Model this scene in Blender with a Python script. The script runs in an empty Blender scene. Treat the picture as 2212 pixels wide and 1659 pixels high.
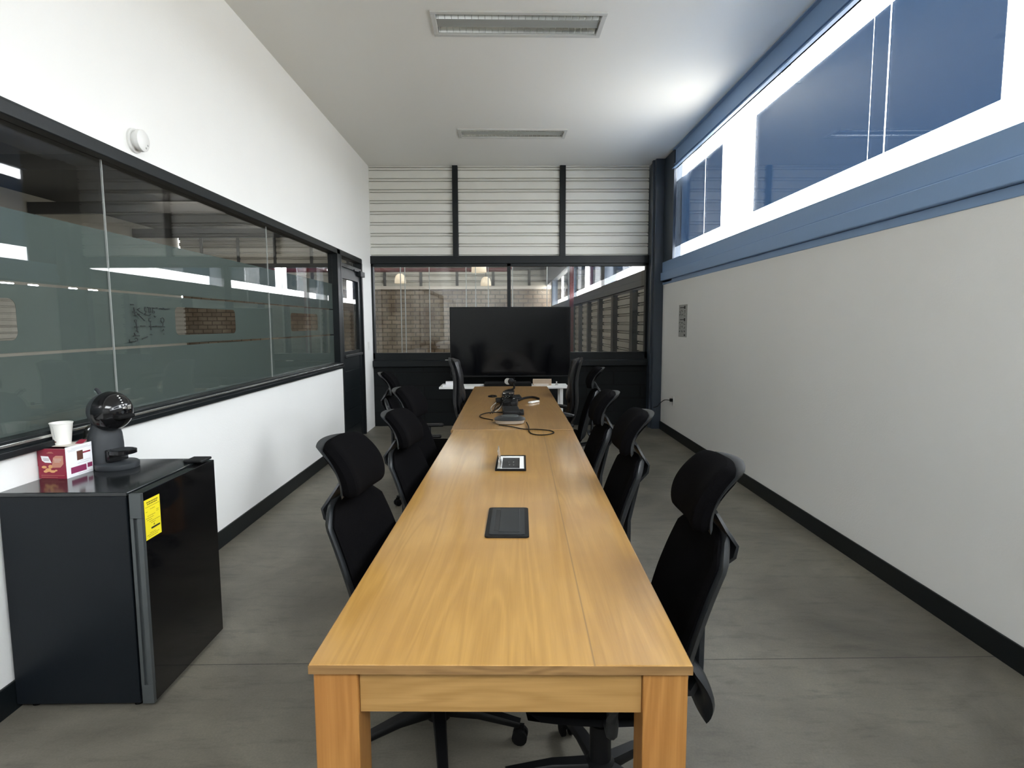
import bpy, bmesh, math, random
from mathutils import Vector, Matrix
R = math.radians
random.seed(7)
scene = bpy.context.scene
COL = scene.collection

# ---------------------------------------------------------------- materials
def nt(name):
    m = bpy.data.materials.new(name); m.use_nodes = True
    t = m.node_tree; t.nodes.clear()
    return m, t, t.nodes, t.links
def mat(name, col, rough=0.5, metal=0.0, spec=0.5, bump=0.0, bscale=200, var=0.0, vscale=8, coat=0.0, emit=None, sheen=0.0):
    m, t, N, L = nt(name)
    o = N.new('ShaderNodeOutputMaterial'); b = N.new('ShaderNodeBsdfPrincipled'); L.new(b.outputs[0], o.inputs[0])
    b.inputs['Base Color'].default_value = (*col, 1); b.inputs['Roughness'].default_value = rough
    b.inputs['Metallic'].default_value = metal; b.inputs['Specular IOR Level'].default_value = spec
    b.inputs['Coat Weight'].default_value = coat
    b.inputs['Sheen Weight'].default_value = sheen
    if emit:
        b.inputs['Emission Color'].default_value = (*emit[0], 1); b.inputs['Emission Strength'].default_value = emit[1]
    tc = N.new('ShaderNodeTexCoord')
    if bump:
        n = N.new('ShaderNodeTexNoise'); n.inputs['Scale'].default_value = bscale; n.inputs['Detail'].default_value = 3
        L.new(tc.outputs['Object'], n.inputs['Vector'])
        bp = N.new('ShaderNodeBump'); bp.inputs['Strength'].default_value = bump; bp.inputs['Distance'].default_value = 0.01
        L.new(n.outputs[0], bp.inputs['Height']); L.new(bp.outputs[0], b.inputs['Normal'])
    if var:
        n = N.new('ShaderNodeTexNoise'); n.inputs['Scale'].default_value = vscale; n.inputs['Detail'].default_value = 5
        L.new(tc.outputs['Object'], n.inputs['Vector'])
        mx = N.new('ShaderNodeMix'); mx.data_type = 'RGBA'
        mx.inputs[6].default_value = (*[c*(1-var) for c in col], 1); mx.inputs[7].default_value = (*[min(1, c*(1+var)) for c in col], 1)
        L.new(n.outputs[0], mx.inputs[0]); L.new(mx.outputs[2], b.inputs['Base Color'])
    return m

def thin_glass(name, tint=(1, 1, 1), refl=1.0, rough=0.0):
    m, t, N, L = nt(name)
    o = N.new('ShaderNodeOutputMaterial')
    tr = N.new('ShaderNodeBsdfTransparent'); tr.inputs[0].default_value = (*tint, 1)
    gl = N.new('ShaderNodeBsdfGlossy'); gl.inputs['Roughness'].default_value = rough
    lw = N.new('ShaderNodeLayerWeight'); lw.inputs['Blend'].default_value = 0.5
    p = N.new('ShaderNodeMath'); p.operation = 'POWER'; p.inputs[1].default_value = 5
    L.new(lw.outputs['Facing'], p.inputs[0])
    a = N.new('ShaderNodeMath'); a.operation = 'MULTIPLY_ADD'; a.inputs[1].default_value = 0.96*refl; a.inputs[2].default_value = 0.04*refl
    L.new(p.outputs[0], a.inputs[0])
    mx = N.new('ShaderNodeMixShader'); L.new(a.outputs[0], mx.inputs[0]); L.new(tr.outputs[0], mx.inputs[1]); L.new(gl.outputs[0], mx.inputs[2])
    L.new(mx.outputs[0], o.inputs[0])
    return m

def wood(name, c1, c2, c3, axis='y', scale=1.0, rough=0.33, seam=None, coat=0.0):
    m, t, N, L = nt(name)
    o = N.new('ShaderNodeOutputMaterial'); b = N.new('ShaderNodeBsdfPrincipled'); L.new(b.outputs[0], o.inputs[0])
    tc = N.new('ShaderNodeTexCoord'); mp = N.new('ShaderNodeMapping')
    s = {'y': (9, .55, 9), 'x': (.7, 9, 9), 'z': (9, 9, .7)}[axis]
    mp.inputs['Scale'].default_value = [q*scale for q in s]
    L.new(tc.outputs['Object'], mp.inputs['Vector'])
    n1 = N.new('ShaderNodeTexNoise'); n1.inputs['Scale'].default_value = 1.0; n1.inputs['Detail'].default_value = 2; n1.inputs['Distortion'].default_value = 0.6
    L.new(mp.outputs[0], n1.inputs['Vector'])
    # cathedral rings: contour lines of the slow noise
    mm = N.new('ShaderNodeMath'); mm.operation = 'MULTIPLY'; mm.inputs[1].default_value = 46; L.new(n1.outputs[0], mm.inputs[0])
    sn = N.new('ShaderNodeMath'); sn.operation = 'SINE'; L.new(mm.outputs[0], sn.inputs[0])
    r1 = N.new('ShaderNodeMapRange'); r1.inputs['From Min'].default_value = -1; r1.inputs['From Max'].default_value = 1; L.new(sn.outputs[0], r1.inputs['Value'])
    mp2 = N.new('ShaderNodeMapping')
    s2 = {'y': (230, 6, 230), 'x': (6, 230, 230), 'z': (230, 230, 6)}[axis]
    mp2.inputs['Scale'].default_value = s2; L.new(tc.outputs['Object'], mp2.inputs['Vector'])
    n2 = N.new('ShaderNodeTexNoise'); n2.inputs['Scale'].default_value = 1.0; n2.inputs['Detail'].default_value = 4; L.new(mp2.outputs[0], n2.inputs['Vector'])
    mx = N.new('ShaderNodeMix'); mx.data_type = 'RGBA'; mx.inputs[6].default_value = (*c1, 1); mx.inputs[7].default_value = (*c2, 1)
    k = N.new('ShaderNodeMath'); k.operation = 'MULTIPLY_ADD'; k.inputs[1].default_value = .42; L.new(r1.outputs[0], k.inputs[0])
    k2 = N.new('ShaderNodeMath'); k2.operation = 'MULTIPLY'; k2.inputs[1].default_value = .75; L.new(n2.outputs[0], k2.inputs[0]); L.new(k2.outputs[0], k.inputs[2])
    L.new(k.outputs[0], mx.inputs[0])
    n3 = N.new('ShaderNodeTexNoise'); n3.inputs['Scale'].default_value = 2.2; n3.inputs['Detail'].default_value = 3; L.new(tc.outputs['Object'], n3.inputs['Vector'])
    rr = N.new('ShaderNodeMapRange'); rr.inputs['From Min'].default_value = .42; rr.inputs['From Max'].default_value = .68; rr.inputs['To Max'].default_value = .55; L.new(n3.outputs[0], rr.inputs['Value'])
    mx2 = N.new('ShaderNodeMix'); mx2.data_type = 'RGBA'; L.new(rr.outputs[0], mx2.inputs[0]); L.new(mx.outputs[2], mx2.inputs[6]); mx2.inputs[7].default_value = (*c3, 1)
    last = mx2.outputs[2]
    if seam is not None:
        sx = N.new('ShaderNodeSeparateXYZ'); L.new(tc.outputs['Object'], sx.inputs[0])
        d = N.new('ShaderNodeMath'); d.operation = 'SUBTRACT'; d.inputs[1].default_value = seam; L.new(sx.outputs[0], d.inputs[0])
        ab = N.new('ShaderNodeMath'); ab.operation = 'ABSOLUTE'; L.new(d.outputs[0], ab.inputs[0])
        mr = N.new('ShaderNodeMapRange'); mr.inputs['From Min'].default_value = .0008; mr.inputs['From Max'].default_value = .003
        mr.inputs['To Min'].default_value = .6; mr.inputs['To Max'].default_value = 0; L.new(ab.outputs[0], mr.inputs['Value'])
        mx3 = N.new('ShaderNodeMix'); mx3.data_type = 'RGBA'; L.new(mr.outputs[0], mx3.inputs[0]); L.new(last, mx3.inputs[6]); mx3.inputs[7].default_value = (.16, .09, .035, 1)
        last = mx3.outputs[2]
    L.new(last, b.inputs['Base Color'])
    b.inputs['Roughness'].default_value = rough; b.inputs['Coat Weight'].default_value = coat; b.inputs['Coat Roughness'].default_value = .13
    bp = N.new('ShaderNodeBump'); bp.inputs['Strength'].default_value = .12; bp.inputs['Distance'].default_value = .002; L.new(n2.outputs[0], bp.inputs['Height']); L.new(bp.outputs[0], b.inputs['Normal'])
    return m

def concrete_floor(name):
    m, t, N, L = nt(name)
    o = N.new('ShaderNodeOutputMaterial'); b = N.new('ShaderNodeBsdfPrincipled'); L.new(b.outputs[0], o.inputs[0])
    tc = N.new('ShaderNodeTexCoord')
    n1 = N.new('ShaderNodeTexNoise'); n1.inputs['Scale'].default_value = 1.3; n1.inputs['Detail'].default_value = 7; n1.inputs['Roughness'].default_value = .62; n1.inputs['Distortion'].default_value = .4
    L.new(tc.outputs['Object'], n1.inputs['Vector'])
    cr = N.new('ShaderNodeValToRGB'); e = cr.color_ramp.elements
    e[0].position = .3; e[0].color = (.098, .090, .072, 1); e[1].position = .68; e[1].color = (.215, .198, .158, 1)
    L.new(n1.outputs[0], cr.inputs[0])
    mp = N.new('ShaderNodeMapping'); mp.inputs['Scale'].default_value = (4, 16, 1); mp.inputs['Rotation'].default_value = (0, 0, .35); L.new(tc.outputs['Object'], mp.inputs['Vector'])
    n2 = N.new('ShaderNodeTexNoise'); n2.inputs['Scale'].default_value = 1.0; n2.inputs['Detail'].default_value = 6; n2.inputs['Roughness'].default_value = .7; L.new(mp.outputs[0], n2.inputs['Vector'])
    mr = N.new('ShaderNodeMapRange'); mr.inputs['From Min'].default_value = .52; mr.inputs['From Max'].default_value = .8; mr.inputs['To Max'].default_value = .75; L.new(n2.outputs[0], mr.inputs['Value'])
    mx = N.new('ShaderNodeMix'); mx.data_type = 'RGBA'; L.new(mr.outputs[0], mx.inputs[0]); L.new(cr.outputs[0], mx.inputs[6]); mx.inputs[7].default_value = (.065, .06, .05, 1)
    # saw-cut joints across the slab
    sp = N.new('ShaderNodeSeparateXYZ'); L.new(tc.outputs['Object'], sp.inputs[0])
    last = mx.outputs[2]
    nw = N.new('ShaderNodeTexNoise'); nw.inputs['Scale'].default_value = 30; L.new(tc.outputs['Object'], nw.inputs['Vector'])
    for yy in (2.53, 5.70):
        s = N.new('ShaderNodeMath'); s.operation = 'SUBTRACT'; s.inputs[1].default_value = yy; L.new(sp.outputs[1], s.inputs[0])
        a = N.new('ShaderNodeMath'); a.operation = 'ABSOLUTE'; L.new(s.outputs[0], a.inputs[0])
        w = N.new('ShaderNodeMath'); w.operation = 'MULTIPLY_ADD'; w.inputs[1].default_value = .003; L.new(nw.outputs[0], w.inputs[0]); L.new(a.outputs[0], w.inputs[2])
        r = N.new('ShaderNodeMapRange'); r.inputs['From Min'].default_value = .003; r.inputs['From Max'].default_value = .0065; r.inputs['To Min'].default_value = .8; r.inputs['To Max'].default_value = 0
        L.new(w.outputs[0], r.inputs['Value'])
        x = N.new('ShaderNodeMix'); x.data_type = 'RGBA'; L.new(r.outputs[0], x.inputs[0]); L.new(last, x.inputs[6]); x.inputs[7].default_value = (.035, .033, .03, 1)
        last = x.outputs[2]
    n4 = N.new('ShaderNodeTexNoise'); n4.inputs['Scale'].default_value = 120; n4.inputs['Detail'].default_value = 2; L.new(tc.outputs['Object'], n4.inputs['Vector'])
    hs = N.new('ShaderNodeHueSaturation'); L.new(last, hs.inputs['Color'])
    v = N.new('ShaderNodeMapRange'); v.inputs['To Min'].default_value = .82; v.inputs['To Max'].default_value = 1.18; L.new(n4.outputs[0], v.inputs['Value']); L.new(v.outputs[0], hs.inputs['Value'])
    L.new(hs.outputs[0], b.inputs['Base Color'])
    b.inputs['Roughness'].default_value = .5; b.inputs['Specular IOR Level'].default_value = .35
    bp = N.new('ShaderNodeBump'); bp.inputs['Strength'].default_value = .15; bp.inputs['Distance'].default_value = .004; L.new(n2.outputs[0], bp.inputs['Height']); L.new(bp.outputs[0], b.inputs['Normal'])
    return m

def brick_mat(name, c1, c2, mortar, scale=1.0, rough=.9, wall='xz', bw=.4, rh=.2, ms=.012, stain=True):
    m, t, N, L = nt(name)
    o = N.new('ShaderNodeOutputMaterial'); b = N.new('ShaderNodeBsdfPrincipled'); L.new(b.outputs[0], o.inputs[0])
    tc = N.new('ShaderNodeTexCoord'); sp = N.new('ShaderNodeSeparateXYZ'); L.new(tc.outputs['Object'], sp.inputs[0])
    cb = N.new('ShaderNodeCombineXYZ'); L.new(sp.outputs[0 if wall == 'xz' else 1], cb.inputs[0]); L.new(sp.outputs[2], cb.inputs[1])
    nn = N.new('ShaderNodeTexNoise'); nn.inputs['Scale'].default_value = 3; L.new(cb.outputs[0], nn.inputs['Vector'])
    ad = N.new('ShaderNodeVectorMath'); ad.operation = 'SCALE'; ad.inputs['Scale'].default_value = .05; L.new(nn.outputs['Color'], ad.inputs[0])
    a2 = N.new('ShaderNodeVectorMath'); a2.operation = 'ADD'; L.new(cb.outputs[0], a2.inputs[0]); L.new(ad.outputs[0], a2.inputs[1])
    br = N.new('ShaderNodeTexBrick'); L.new((a2 if stain else cb).outputs[0], br.inputs['Vector'])
    br.inputs['Color1'].default_value = (*c1, 1); br.inputs['Color2'].default_value = (*c2, 1); br.inputs['Mortar'].default_value = (*mortar, 1)
    br.inputs['Scale'].default_value = scale; br.inputs['Mortar Size'].default_value = ms; br.inputs['Brick Width'].default_value = bw; br.inputs['Row Height'].default_value = rh
    n2 = N.new('ShaderNodeTexNoise'); n2.inputs['Scale'].default_value = .7; n2.inputs['Detail'].default_value = 6; L.new(tc.outputs['Object'], n2.inputs['Vector'])
    last = br.outputs['Color']
    if stain:
        mx = N.new('ShaderNodeMix'); mx.data_type = 'RGBA'; mx.blend_type = 'MULTIPLY'; mx.inputs[0].default_value = 1
        cr = N.new('ShaderNodeValToRGB'); cr.color_ramp.elements[0].position = .35; cr.color_ramp.elements[0].color = (.5, .42, .36, 1); cr.color_ramp.elements[1].position = .65; cr.color_ramp.elements[1].color = (1, 1, 1, 1)
        L.new(n2.outputs[0], cr.inputs[0]); L.new(last, mx.inputs[6]); L.new(cr.outputs[0], mx.inputs[7]); last = mx.outputs[2]
    L.new(last, b.inputs['Base Color']); b.inputs['Roughness'].default_value = rough; b.inputs['Specular IOR Level'].default_value = .2
    bp = N.new('ShaderNodeBump'); bp.inputs['Strength'].default_value = .5; bp.inputs['Distance'].default_value = .01; L.new(br.outputs['Fac'], bp.inputs['Height']); bp.invert = True; L.new(bp.outputs[0], b.inputs['Normal'])
    return m

def film_mat(name, col, trans):
    m, t, N, L = nt(name)
    o = N.new('ShaderNodeOutputMaterial'); d = N.new('ShaderNodeBsdfDiffuse'); d.inputs[0].default_value = (*col, 1)
    tl = N.new('ShaderNodeBsdfTranslucent'); tl.inputs[0].default_value = (*trans, 1)
    a = N.new('ShaderNodeAddShader'); L.new(d.outputs[0], a.inputs[0]); L.new(tl.outputs[0], a.inputs[1]); L.new(a.outputs[0], o.inputs[0])
    return m

M = {}
M['white_wall'] = mat('white_wall_paint', (.85, .85, .83), .75, bump=.08, bscale=90, var=.015, vscale=3)
M['ceiling'] = mat('ceiling_paint', (.80, .79, .745), .8, bump=.06, bscale=120)
M['floor'] = concrete_floor('polished_concrete')
M['charcoal'] = mat('charcoal_paint', (.0055, .008, .0095), .38, spec=.3, bump=.03, bscale=60)
M['steel_blue'] = mat('slate_steel_paint', (.032, .044, .062), .38, bump=.05, bscale=25)
M['black_block'] = brick_mat('black_painted_block', (.0055, .0075, .0082), (.0065, .0088, .0095), (.003, .0036, .004), 1, .55, 'xz', .8, .2, .008, False)
M['corrugated'] = mat('pale_corrugated_sheet', (.70, .695, .645), .5, var=.04, vscale=5)
M['hall_corrugated'] = mat('hall_corrugated_sheet', (.46, .44, .38), .6, var=.08, vscale=2)
M['brick'] = brick_mat('stained_block_wall', (.30, .25, .185), (.215, .18, .135), (.13, .11, .085), 1, .9, 'xz', .5, .22, .028)
M['glass'] = thin_glass('clear_glass')
M['roof_light'] = thin_glass('milky_roof_light', (.42, .43, .42))
M['hall_steel'] = mat('hall_grey_steel', (.11, .105, .095), .5)
M['ply_edge'] = wood('ply_edge', (.36, .21, .08), (.17, .09, .032), (.22, .11, .035), 'x', 2.2, .5)
M['green_glass'] = thin_glass('green_edge_glass', (.93, .98, .95))
M['film'] = film_mat('frosted_film', (.078, .098, .088), (.05, .06, .055))
M['blue_film'] = thin_glass('dark_blue_film', (.055, .077, .107), .5)
M['seam'] = mat('pale_seam', (.34, .36, .34), .4)
M['glare_steel'] = mat('steel_with_lens_glare', (.24, .375, .60), .4, bump=.05, bscale=25)  # dark steel made paler and bluer: lens glare put into the colour
M['oak_top'] = wood('oak_veneer_top', (.53, .30, .078), (.375, .195, .042), (.34, .165, .034), 'y', 1, .34, seam=.21, coat=.9)
M['oak_top_b'] = wood('oak_veneer_top_far', (.40, .225, .072), (.29, .155, .044), (.27, .13, .034), 'y', 1.1, .34, coat=.8)
M['oak_leg'] = wood('oak_leg', (.50, .25, .07), (.31, .135, .032), (.37, .145, .034), 'z', 1, .4)
M['oak_apron'] = wood('oak_apron', (.46, .27, .095), (.31, .17, .05), (.36, .19, .06), 'x', 1.3, .4)
M['fabric'] = mat('black_fabric', (.0032, .0031, .0036), .95, spec=.03, bump=.5, bscale=700)
M['mesh_fabric'] = mat('black_mesh', (.010, .010, .012), .85, spec=.3, bump=.6, bscale=500)
M['plastic'] = mat('black_plastic', (.005, .0053, .006), .45, spec=.25)
M['grey_plastic'] = mat('dark_grey_plastic', (.017, .019, .021), .42, spec=.4)
M['leather'] = mat('black_leather', (.007, .0075, .0085), .36, bump=.25, bscale=160)
M['fridge'] = mat('black_fridge_side', (.0065, .0088, .0115), .34, spec=.2, bump=.12, bscale=500)
M['fridge_top'] = mat('black_gloss_top', (.010, .012, .013), .14, spec=.6)
M['fridge_door'] = mat('black_glass_door', (.004, .004, .0045), .07, spec=.6)
M['handle'] = mat('grey_satin_handle', (.09, .10, .103), .45, metal=.5)
M['rubber'] = mat('rubber', (.005, .005, .005), .8, spec=.15)
M['yellow'] = mat('yellow_label', (.86, .72, .02), .5)
M['ink'] = mat('olive_print', (.22, .17, .01), .6)
M['black_ink'] = mat('black_print', (.01, .01, .01), .6)
M['maroon'] = mat('maroon_card', (.24, .012, .035), .45)
M['white_card'] = mat('white_card', (.82, .82, .84), .5)
M['cream'] = mat('cream_card_inside', (.62, .57, .50), .7)
M['tan'] = mat('tan_print', (.50, .22, .15), .5)
M['brown'] = mat('brown_print', (.09, .03, .018), .5)
M['plum'] = mat('plum_print', (.25, .03, .10), .5)
M['cookie'] = mat('cookie_print', (.66, .34, .14), .5)
M['paper_cup'] = mat('white_paper_cup', (.82, .81, .76), .55)
M['machine'] = mat('anthracite_plastic', (.030, .034, .038), .45, bump=.06, bscale=300)
M['gloss_black'] = mat('gloss_black', (.006, .006, .007), .12)
M['tank'] = thin_glass('smoky_tank', (.55, .55, .52), 1.2, .1)
M['silver'] = mat('silver', (.62, .62, .60), .25, metal=.9)
M['screen'] = mat('tv_screen', (.002, .0022, .003), .10, spec=.22)
M['white_plastic'] = mat('white_plastic', (.78, .78, .76), .4)
M['white_top'] = mat('white_laminate', (.80, .80, .78), .4)
M['card_box'] = mat('brown_cardboard', (.40, .30, .215), .7, var=.1, vscale=20)
M['lam'] = mat('grey_laminated_paper', (.36, .37, .36), .35)
M['light_frame'] = mat('white_metal_frame', (.58, .58, .55), .45)
M['louver'] = mat('mirror_louver', (.80, .81, .80), .12, metal=1)
M['panel_grey'] = mat('grey_panel', (.38, .39, .37), .4, metal=.2)
M['tube'] = mat('unlit_tube', (.75, .76, .74), .35)
M['red'] = mat('red_oxide_paint', (.12, .010, .012), .5)
M['shade'] = mat('pendant_shade', (.75, .66, .5), .4, emit=((1, .85, .6), .3))
M['roof'] = mat('dark_roof', (.05, .05, .047), .8)
M['speaker_top'] = mat('speaker_mesh', (.03, .035, .034), .5, bump=.4, bscale=900)
M['speaker_body'] = mat('speaker_silver', (.50, .46, .40), .35, metal=.3)
M['marker'] = mat('black_marker_ink', (.006, .008, .008), .6)
M['white_paper'] = mat('white_paper', (.8, .8, .8), .6)

# ---------------------------------------------------------------- mesh helpers
class MB:
    def __init__(s): s.bm = bmesh.new()
    def box(s, x0, x1, y0, y1, z0, z1, bevel=0, rot=None, seg=2):
        r = bmesh.ops.create_cube(s.bm, size=1)
        vs = r['verts']
        for v in vs: v.co = Vector(((x0+x1)/2+v.co.x*(x1-x0), (y0+y1)/2+v.co.y*(y1-y0), (z0+z1)/2+v.co.z*(z1-z0)))
        if bevel:
            es = list({e for v in vs for e in v.link_edges})
            rr = bmesh.ops.bevel(s.bm, geom=es, offset=bevel, segments=seg, affect='EDGES', profile=.5)
            vs = list({v for f in rr['faces'] for v in f.verts} | {v for v in vs if v.is_valid})
        if rot: bmesh.ops.rotate(s.bm, verts=vs, cent=rot[0], matrix=rot[1])
        return s
    def prism(s, pts, fn, d0, d1):
        """pts 2D outline, fn(a,b,d)->3D, extruded d0..d1"""
        v0 = [s.bm.verts.new(fn(a, b, d0)) for a, b in pts]; v1 = [s.bm.verts.new(fn(a, b, d1)) for a, b in pts]
        s.bm.faces.new(v0); s.bm.faces.new(v1[::-1]); n = len(pts)
        for i in range(n): s.bm.faces.new((v0[i], v1[i], v1[(i+1) % n], v0[(i+1) % n]))
        return s
    def lathe(s, prof, center=(0, 0, 0), axis='z', seg=32, cap=True, M4=None):
        rings = []
        for r, h in prof:
            ring = []
            for i in range(seg):
                a = 2*math.pi*i/seg
                p = Vector((r*math.cos(a), r*math.sin(a), h))
                if axis == 'x': p = Vector((h, p.x, p.y))
                if axis == 'y': p = Vector((p.x, h, p.y))
                if M4: p = M4 @ p
                ring.append(s.bm.verts.new(p+Vector(center)))
            rings.append(ring)
        for a, b in zip(rings, rings[1:]):
            for i in range(seg): s.bm.faces.new((a[i], a[(i+1) % seg], b[(i+1) % seg], b[i]))
        if cap: s.bm.faces.new(rings[0][::-1]); s.bm.faces.new(rings[-1])
        return s
    def tube(s, pts, r, seg=8, closed=False):
        pts = [Vector(p) for p in pts]; rings = []; n = len(pts)
        up = Vector((0, 0, 1))
        for i, p in enumerate(pts):
            if closed: t = pts[(i+1) % n]-pts[i-1]
            else: t = pts[min(i+1, n-1)]-pts[max(i-1, 0)]
            t.normalize()
            a = t.cross(up)
            if a.length < .05: a = t.cross(Vector((0, 1, 0)))
            a.normalize(); b = t.cross(a)
            rr = r[i] if isinstance(r, (list, tuple)) else r
            rings.append([s.bm.verts.new(p+(a*math.cos(q)+b*math.sin(q))*rr) for q in [2*math.pi*k/seg for k in range(seg)]])
        for i in range(n if closed else n-1):
            A, B = rings[i], rings[(i+1) % n]
            for k in range(seg): s.bm.faces.new((A[k], A[(k+1) % seg], B[(k+1) % seg], B[k]))
        if not closed: s.bm.faces.new(rings[0][::-1]); s.bm.faces.new(rings[-1])
        return s
    def bar(s, pts, w, th):
        """flat bar swept in the YZ plane: pts (y,z), widths w along x, thickness th"""
        n = len(pts); rings = []
        for i, (y, z) in enumerate(pts):
            a = pts[max(i-1, 0)]; b = pts[min(i+1, n-1)]
            t = Vector((0, b[0]-a[0], b[1]-a[1])).normalized(); nn = Vector((0, -t.z, t.y))
            W = (w[i] if isinstance(w, (list, tuple)) else w)/2; T = (th[i] if isinstance(th, (list, tuple)) else th)/2
            c = Vector((0, y, z))
            rings.append([s.bm.verts.new(c+Vector((sx*W, 0, 0))+nn*sy*T) for sx, sy in ((-1, -.6), (-.8, -1), (.8, -1), (1, -.6), (1, .6), (.8, 1), (-.8, 1), (-1, .6))])
        for A, B in zip(rings, rings[1:]):
            for k in range(8): s.bm.faces.new((A[k], A[(k+1) % 8], B[(k+1) % 8], B[k]))
        s.bm.faces.new(rings[0][::-1]); s.bm.faces.new(rings[-1])
        return s
    def pillow(s, W, H, T, mid, k=.35, p=4, nu=16, nv=16):
        """closed cushion around the mid surface mid(x,s); W,H half sizes, s in -1..1"""
        def C(u, v):
            x = u*math.sqrt(1-k*v*v/2*1.0); y = v*math.sqrt(1-k*u*u/2*1.0)
            return x, y
        def P(x, y): return Vector(mid(x*W, y))
        fr = {}; bk = {}
        for i in range(nu+1):
            for j in range(nv+1):
                u = -1+2*i/nu; v = -1+2*j/nv
                u = math.sin(u*math.pi/2)*.35+u*.65; v = math.sin(v*math.pi/2)*.35+v*.65
                x, y = C(u, v); e = 1e-3
                c = P(x, y); du = (P(x+e, y)-P(x-e, y)); dv = (P(x, y+e)-P(x, y-e))
                n = du.cross(dv).normalized()
                h = T*((max(0, 1-abs(u)**p))*(max(0, 1-abs(v)**p)))**.5
                edge = i in (0, nu) or j in (0, nv)
                fr[i, j] = s.bm.verts.new(c+n*h)
                bk[i, j] = fr[i, j] if edge else s.bm.verts.new(c-n*h)
        for i in range(nu):
            for j in range(nv):
                s.bm.faces.new((fr[i, j], fr[i+1, j], fr[i+1, j+1], fr[i, j+1]))
                q = (bk[i, j], bk[i, j+1], bk[i+1, j+1], bk[i+1, j])
                try: s.bm.faces.new(q)
                except ValueError: pass
        return s
    def build(s, name, m, parent=None, smooth=False, loc=None):
        bmesh.ops.recalc_face_normals(s.bm, faces=s.bm.faces)
        me = bpy.data.meshes.new(name); s.bm.to_mesh(me); s.bm.free()
        me.materials.append(M[m] if isinstance(m, str) else m)
        if smooth:
            for p in me.polygons: p.use_smooth = True
            try: me.set_sharp_from_angle(angle=R(40))
            except Exception: pass
        o = bpy.data.objects.new(name, me); COL.objects.link(o)
        if parent: o.parent = parent
        if loc: o.location = loc
        return o

def thing(name, label, cat, loc=(0, 0, 0), rz=0, group=None):
    o = bpy.data.objects.new(name, None); COL.objects.link(o); o.empty_display_size = .05
    o.location = loc; o.rotation_euler = (0, 0, rz); o['label'] = label; o['category'] = cat
    if group: o['group'] = group
    return o
def tag(o, label, cat, group=None):
    o['label'] = label; o['category'] = cat
    if group: o['group'] = group
    return o
def struct(o): o['kind'] = 'structure'; return o
def copy_tree(o, parent=None):
    c = o.copy(); COL.objects.link(c); c.parent = parent
    for ch in [q for q in bpy.data.objects if q.parent == o]: copy_tree(ch, c)
    return c
def slab(name, m, axis, d0, d1, a0, a1, b0, b1, holes=()):
    """box slab perpendicular to axis with rectangular holes (a0,a1,b0,b1)"""
    A = sorted({a0, a1, *[h[0] for h in holes], *[h[1] for h in holes]}); B = sorted({b0, b1, *[h[2] for h in holes], *[h[3] for h in holes]})
    A = [a for a in A if a0 <= a <= a1]; B = [b for b in B if b0 <= b <= b1]
    bm = bmesh.new(); V = {}
    def vert(a, b, d):
        k = (round(a, 5), round(b, 5), d)
        if k not in V:
            V[k] = bm.verts.new({'x': (d, a, b), 'y': (a, d, b), 'z': (a, b, d)}[axis])
        return V[k]
    solid = {}
    for i in range(len(A)-1):
        for j in range(len(B)-1):
            ca, cb = (A[i]+A[i+1])/2, (B[j]+B[j+1])/2
            solid[i, j] = not any(h[0] < ca < h[1] and h[2] < cb < h[3] for h in holes)
    for (i, j), sflag in solid.items():
        if not sflag: continue
        p, q, r, t = A[i], A[i+1], B[j], B[j+1]
        bm.faces.new([vert(p, r, d0), vert(q, r, d0), vert(q, t, d0), vert(p, t, d0)])
        bm.faces.new([vert(p, t, d1), vert(q, t, d1), vert(q, r, d1), vert(p, r, d1)])
        for (ii, jj, e) in ((i-1, j, ((p, r), (p, t))), (i+1, j, ((q, r), (q, t))), (i, j-1, ((p, r), (q, r))), (i, j+1, ((p, t), (q, t)))):
            if not solid.get((ii, jj), False):
                (ea, eb), (fa, fb) = e
                bm.faces.new([vert(ea, eb, d0), vert(fa, fb, d0), vert(fa, fb, d1), vert(ea, eb, d1)])
    mb = MB.__new__(MB); mb.bm = bm
    return mb.build(name, m)

XL, XR, ZC, YB = -1.938, 2.207, 3.745, 8.78
YF = -4.2          # wall behind the camera
HX, HY, HZ = -17.0, 32.0, 6.2   # big hall beyond the glass

# ---------------------------------------------------------------- setting
struct(slab('floor', 'floor', 'z', -.12, 0, HX-.2, XR+.35, YF-.2, HY+.2))
FX = [(-.535, .755, 4.55, 4.925), (-.54, .735, 7.16, 7.495)]
struct(slab('ceiling', 'ceiling', 'z', ZC, ZC+.1, XL-.12, XR+.02, YF, YB, [(a+.025, b-.025, c+.025, d-.025) for a, b, c, d in FX]+[(-1.1, 1.5, -3.3, -.9)]))  # last hole is the opening of the added skylight
# left wall with window and door openings
WL0, WL1 = 1.005, 2.372
struct(slab('wall_left', 'white_wall', 'x', XL-.12, XL, YF, YB+.05, 0, ZC+.05, [(-1.3, 8.2, WL0, WL1), (7.12, 8.2, 0, WL1)]))
struct(slab('wall_front', 'white_wall', 'y', YF-.12, YF, XL-.12, XR+.3, 0, ZC+.1))
mb = MB(); mb.box(-1.1, 1.5, -3.3, -.9, ZC+.05, ZC+.058); struct(mb.build('added_skylight', 'glass'))  # skylight added behind the camera, out of view, to brighten the room
# right wall, lower part
struct(slab('wall_right', 'white_wall', 'x', XR, XR+.22, YF, 8.40, 0, 2.06))
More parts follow.
